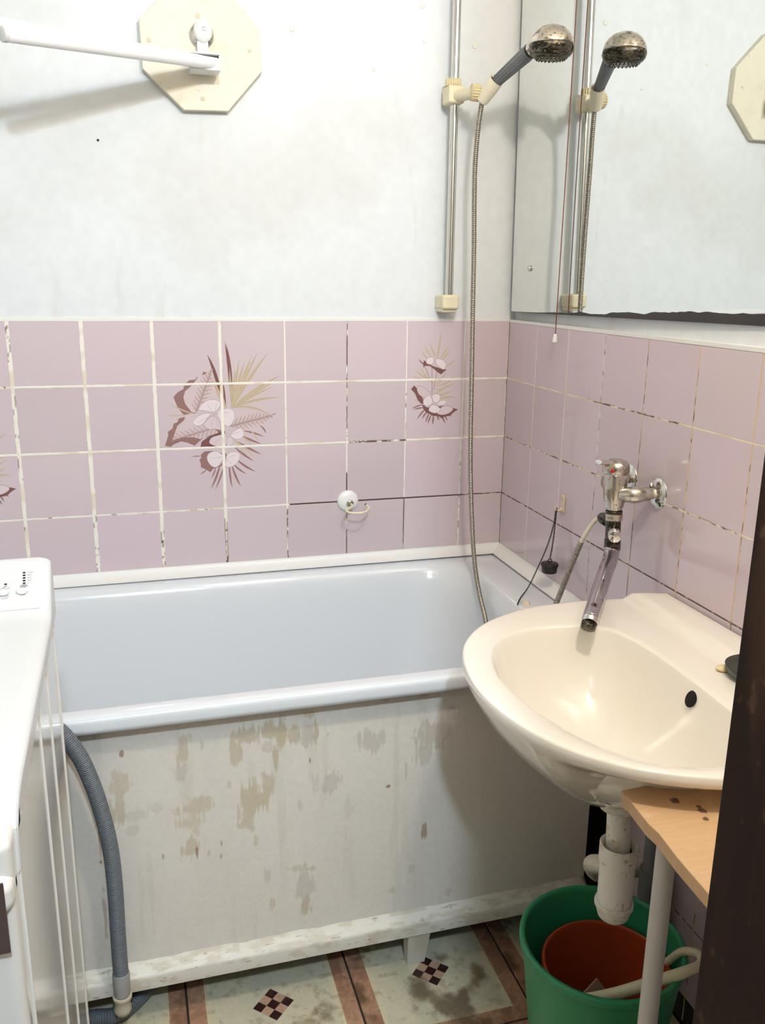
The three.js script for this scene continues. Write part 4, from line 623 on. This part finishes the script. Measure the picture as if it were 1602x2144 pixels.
// ---------------------------------------------------------------- table by the basin
{
  const t = thing('side_table', 'raw chipboard table top on white tube legs beside the washbasin', 'table');
  const s = new THREE.Shape(); [[-0.373, -1.241], [-0.3755, -1.25], [-0.374, -1.262], [-0.379, -1.31], [-0.3775, -1.33], [-0.383, -1.375], [-0.386, -1.43], [-0.394, -1.67], [-0.012, -1.67], [-0.012, -1.245], [-0.18, -1.241], [-0.337, -1.2395], [-0.36, -1.2405]].forEach(([x, y], i) => i ? s.lineTo(x, y) : s.moveTo(x, y)); s.closePath();
  const spots = [[-0.3218, 1.2774, 0.0062], [-0.3012, 1.2955, 0.0032], [-0.3022, 1.3045, 0.005], [-0.3086, 1.3198, 0.0038]];
  const bt = pixelTex(512, 640, (u, v) => { const x = -0.40 + u * 0.40, z = 1.18 + v * 0.5, g = fbm(x * 30, z * 260, 4), n = fbm(x * 22, z * 22, 4); let c = mix3([214, 180, 140], [196, 158, 116], g * 0.7 + n * 0.3); c = mix3(c, [226, 198, 160], sst(0.55, 0.75, n) * 0.5); for (const [sx, sz, r] of spots) { const d = Math.hypot(x - sx, (z - sz)) / r + (fbm(x * 300, z * 300, 2) - 0.5) * 0.6; c = mix3(c, [86, 62, 50], sst(1.15, 0.75, d) * 0.8); } return c; });
  const wm = mat(0xffffff, 0.55, { map: bt });
  const bg = new THREE.ExtrudeGeometry(s, { depth: 0.017, bevelEnabled: true, bevelSize: 0.0008, bevelThickness: 0.0008, bevelSegments: 1 }).rotateX(-Math.PI / 2).translate(0, 0.727, 0);
  bg.scale(1, 1, 1); { const p = bg.attributes.position; for (let i = 0; i < p.count; i++) p.setZ(i, p.getZ(i)); }
  part('table_top', uvMetres(bg, (x) => (x + 0.40) / 0.40, (x, y, z) => (z - 1.18) / 0.5), wm, t);
  const lm = mat(0xc9c5bf, 0.35);
  for (const [x, z] of [[-0.345, 1.303], [-0.355, 1.62], [-0.05, 1.40], [-0.05, 1.62]]) part('leg', rod([x, 0.0005, z], [x, 0.7263, z], 0.0122), lm, t);
}
// ---------------------------------------------------------------- buckets under the basin
{
  const pail = (c, y0, h, r0, r1, lip, th) => turned([c[0], y0, c[1]], [c[0], 9, c[1]], [[0, 0], [r0 - 0.004, 0], [r0, 0.004], [r1, h - 0.016], [r1 + lip, h - 0.014], [r1 + lip + 0.001, h - 0.003], [r1 + lip - 0.002, h], [r1 - th, h], [r1 - th - 0.001, h - 0.008], [r0 - th, 0.012], [0, 0.010]], 64);
  const g = thing('bucket', 'large green plastic bucket under the washbasin', 'bucket'), gc = [-0.232, 1.012];
  part('body', pail(gc, 0.001, 0.30, 0.100, 0.131, 0.005, 0.003), mat(0x2c8a5e, 0.38), g);
  const o = thing('bucket', 'smaller orange bucket standing inside the green bucket', 'bucket'), oc = [-0.226, 1.022];
  part('body', pail(oc, 0.0125, 0.245, 0.078, 0.104, 0.003, 0.0028), mat(0xa2421a, 0.42), o);
  part('handle', sweep(curve([[-0.317, 0.250, 1.066], [-0.285, 0.256, 1.078], [-0.245, 0.264, 1.088], [-0.195, 0.286, 1.104], [-0.152, 0.314, 1.124], [-0.122, 0.320, 1.122], [-0.110, 0.318, 1.102], [-0.120, 0.306, 1.078], [-0.130, 0.262, 1.050]]), (s, L) => 0.0066 + 0.0032 * Math.sin(clamp(s / L * 1.4) * Math.PI), 70, 14), mat(0xd8cfae, 0.45), o, 'cream plastic carrying handle');
  const r = thing('cardboard_piece', 'pale cardboard piece standing inside the orange bucket', 'cardboard');
  const cg = new RoundedBoxGeometry(0.075, 0.125, 0.003, 2, 0.0012).rotateZ(0.62).rotateX(-0.25).translate(-0.205, 0.112, 0.992);
  part('card', cg, mat(0xb9a890, 0.85), r);
  const k = thing('wooden_stick', 'tan wooden stick lying on the floor beside the green bucket', 'stick');
  part('shaft', rod([-0.092, 0.0085, 0.985 + 0.11], [-0.020, 0.0085, 1.16], 0.008, 0.008, 14), mat(0xa8845a, 0.7), k);
}
// dark soap dish at the back of the basin
{
  const t = thing('soap_dish', 'dark round soap dish on the washbasin deck by the door frame', 'soap dish'), c = [-0.066, 1.098];
  part('dish', turned([c[0], 0.797, c[1]], [c[0], 2, c[1]], [[0, 0], [0.036, 0], [0.044, 0.006], [0.047, 0.016], [0.045, 0.017], [0.041, 0.008], [0, 0.006]], 40), mat(0x3a3b34, 0.4), t);
  const s = thing('soap', 'cream sliver of soap on the washbasin deck', 'soap'); part('bar', ball([-0.097, 0.7985, 1.062], 0.012, 1.1, 0.42, 0.8, 18), mat(0xe2cfa0, 0.5), s);
}
// ---------------------------------------------------------------- the two lamps
{
  const lamp = (name, label, at, color, power, r, size) => {
    const t = thing(name, label, 'lamp'), [x, y, z] = at;
    part('ceiling_rose', turned([x, 2.5, z], [x, 0, z], [[0.045, 0], [0.045, 0.012], [0.02, 0.022], [0, 0.023]], 32), M.whitePlastic, t);
    part('stem', rod([x, 2.49, z], [x, y + r * 0.9, z], 0.007), M.whitePlastic, t);
    part('globe', ball(at, r, 1, 1, 1, 32), new THREE.MeshStandardMaterial({ color: 0xffffff, emissive: color, emissiveIntensity: 6, roughness: 0.4 }), t);
    const l = new THREE.PointLight(color, power); l.position.set(...at); l.castShadow = true; l.shadow.radius = size; l.shadow.mapSize.set(1024, 1024); l.name = name + '_light'; t.add(l);
  };
  lamp('pendant_lamp', 'warm globe lamp hanging from the bathroom ceiling', LAMP, LAMP_COLOR, LAMP_POWER, 0.05, 2.4);
  lamp('hall_lamp', 'cool globe lamp under the ceiling of the hall', HALL, HALL_COLOR, HALL_POWER, 0.055, 2.6);
}
renderer.render(scene, camera);
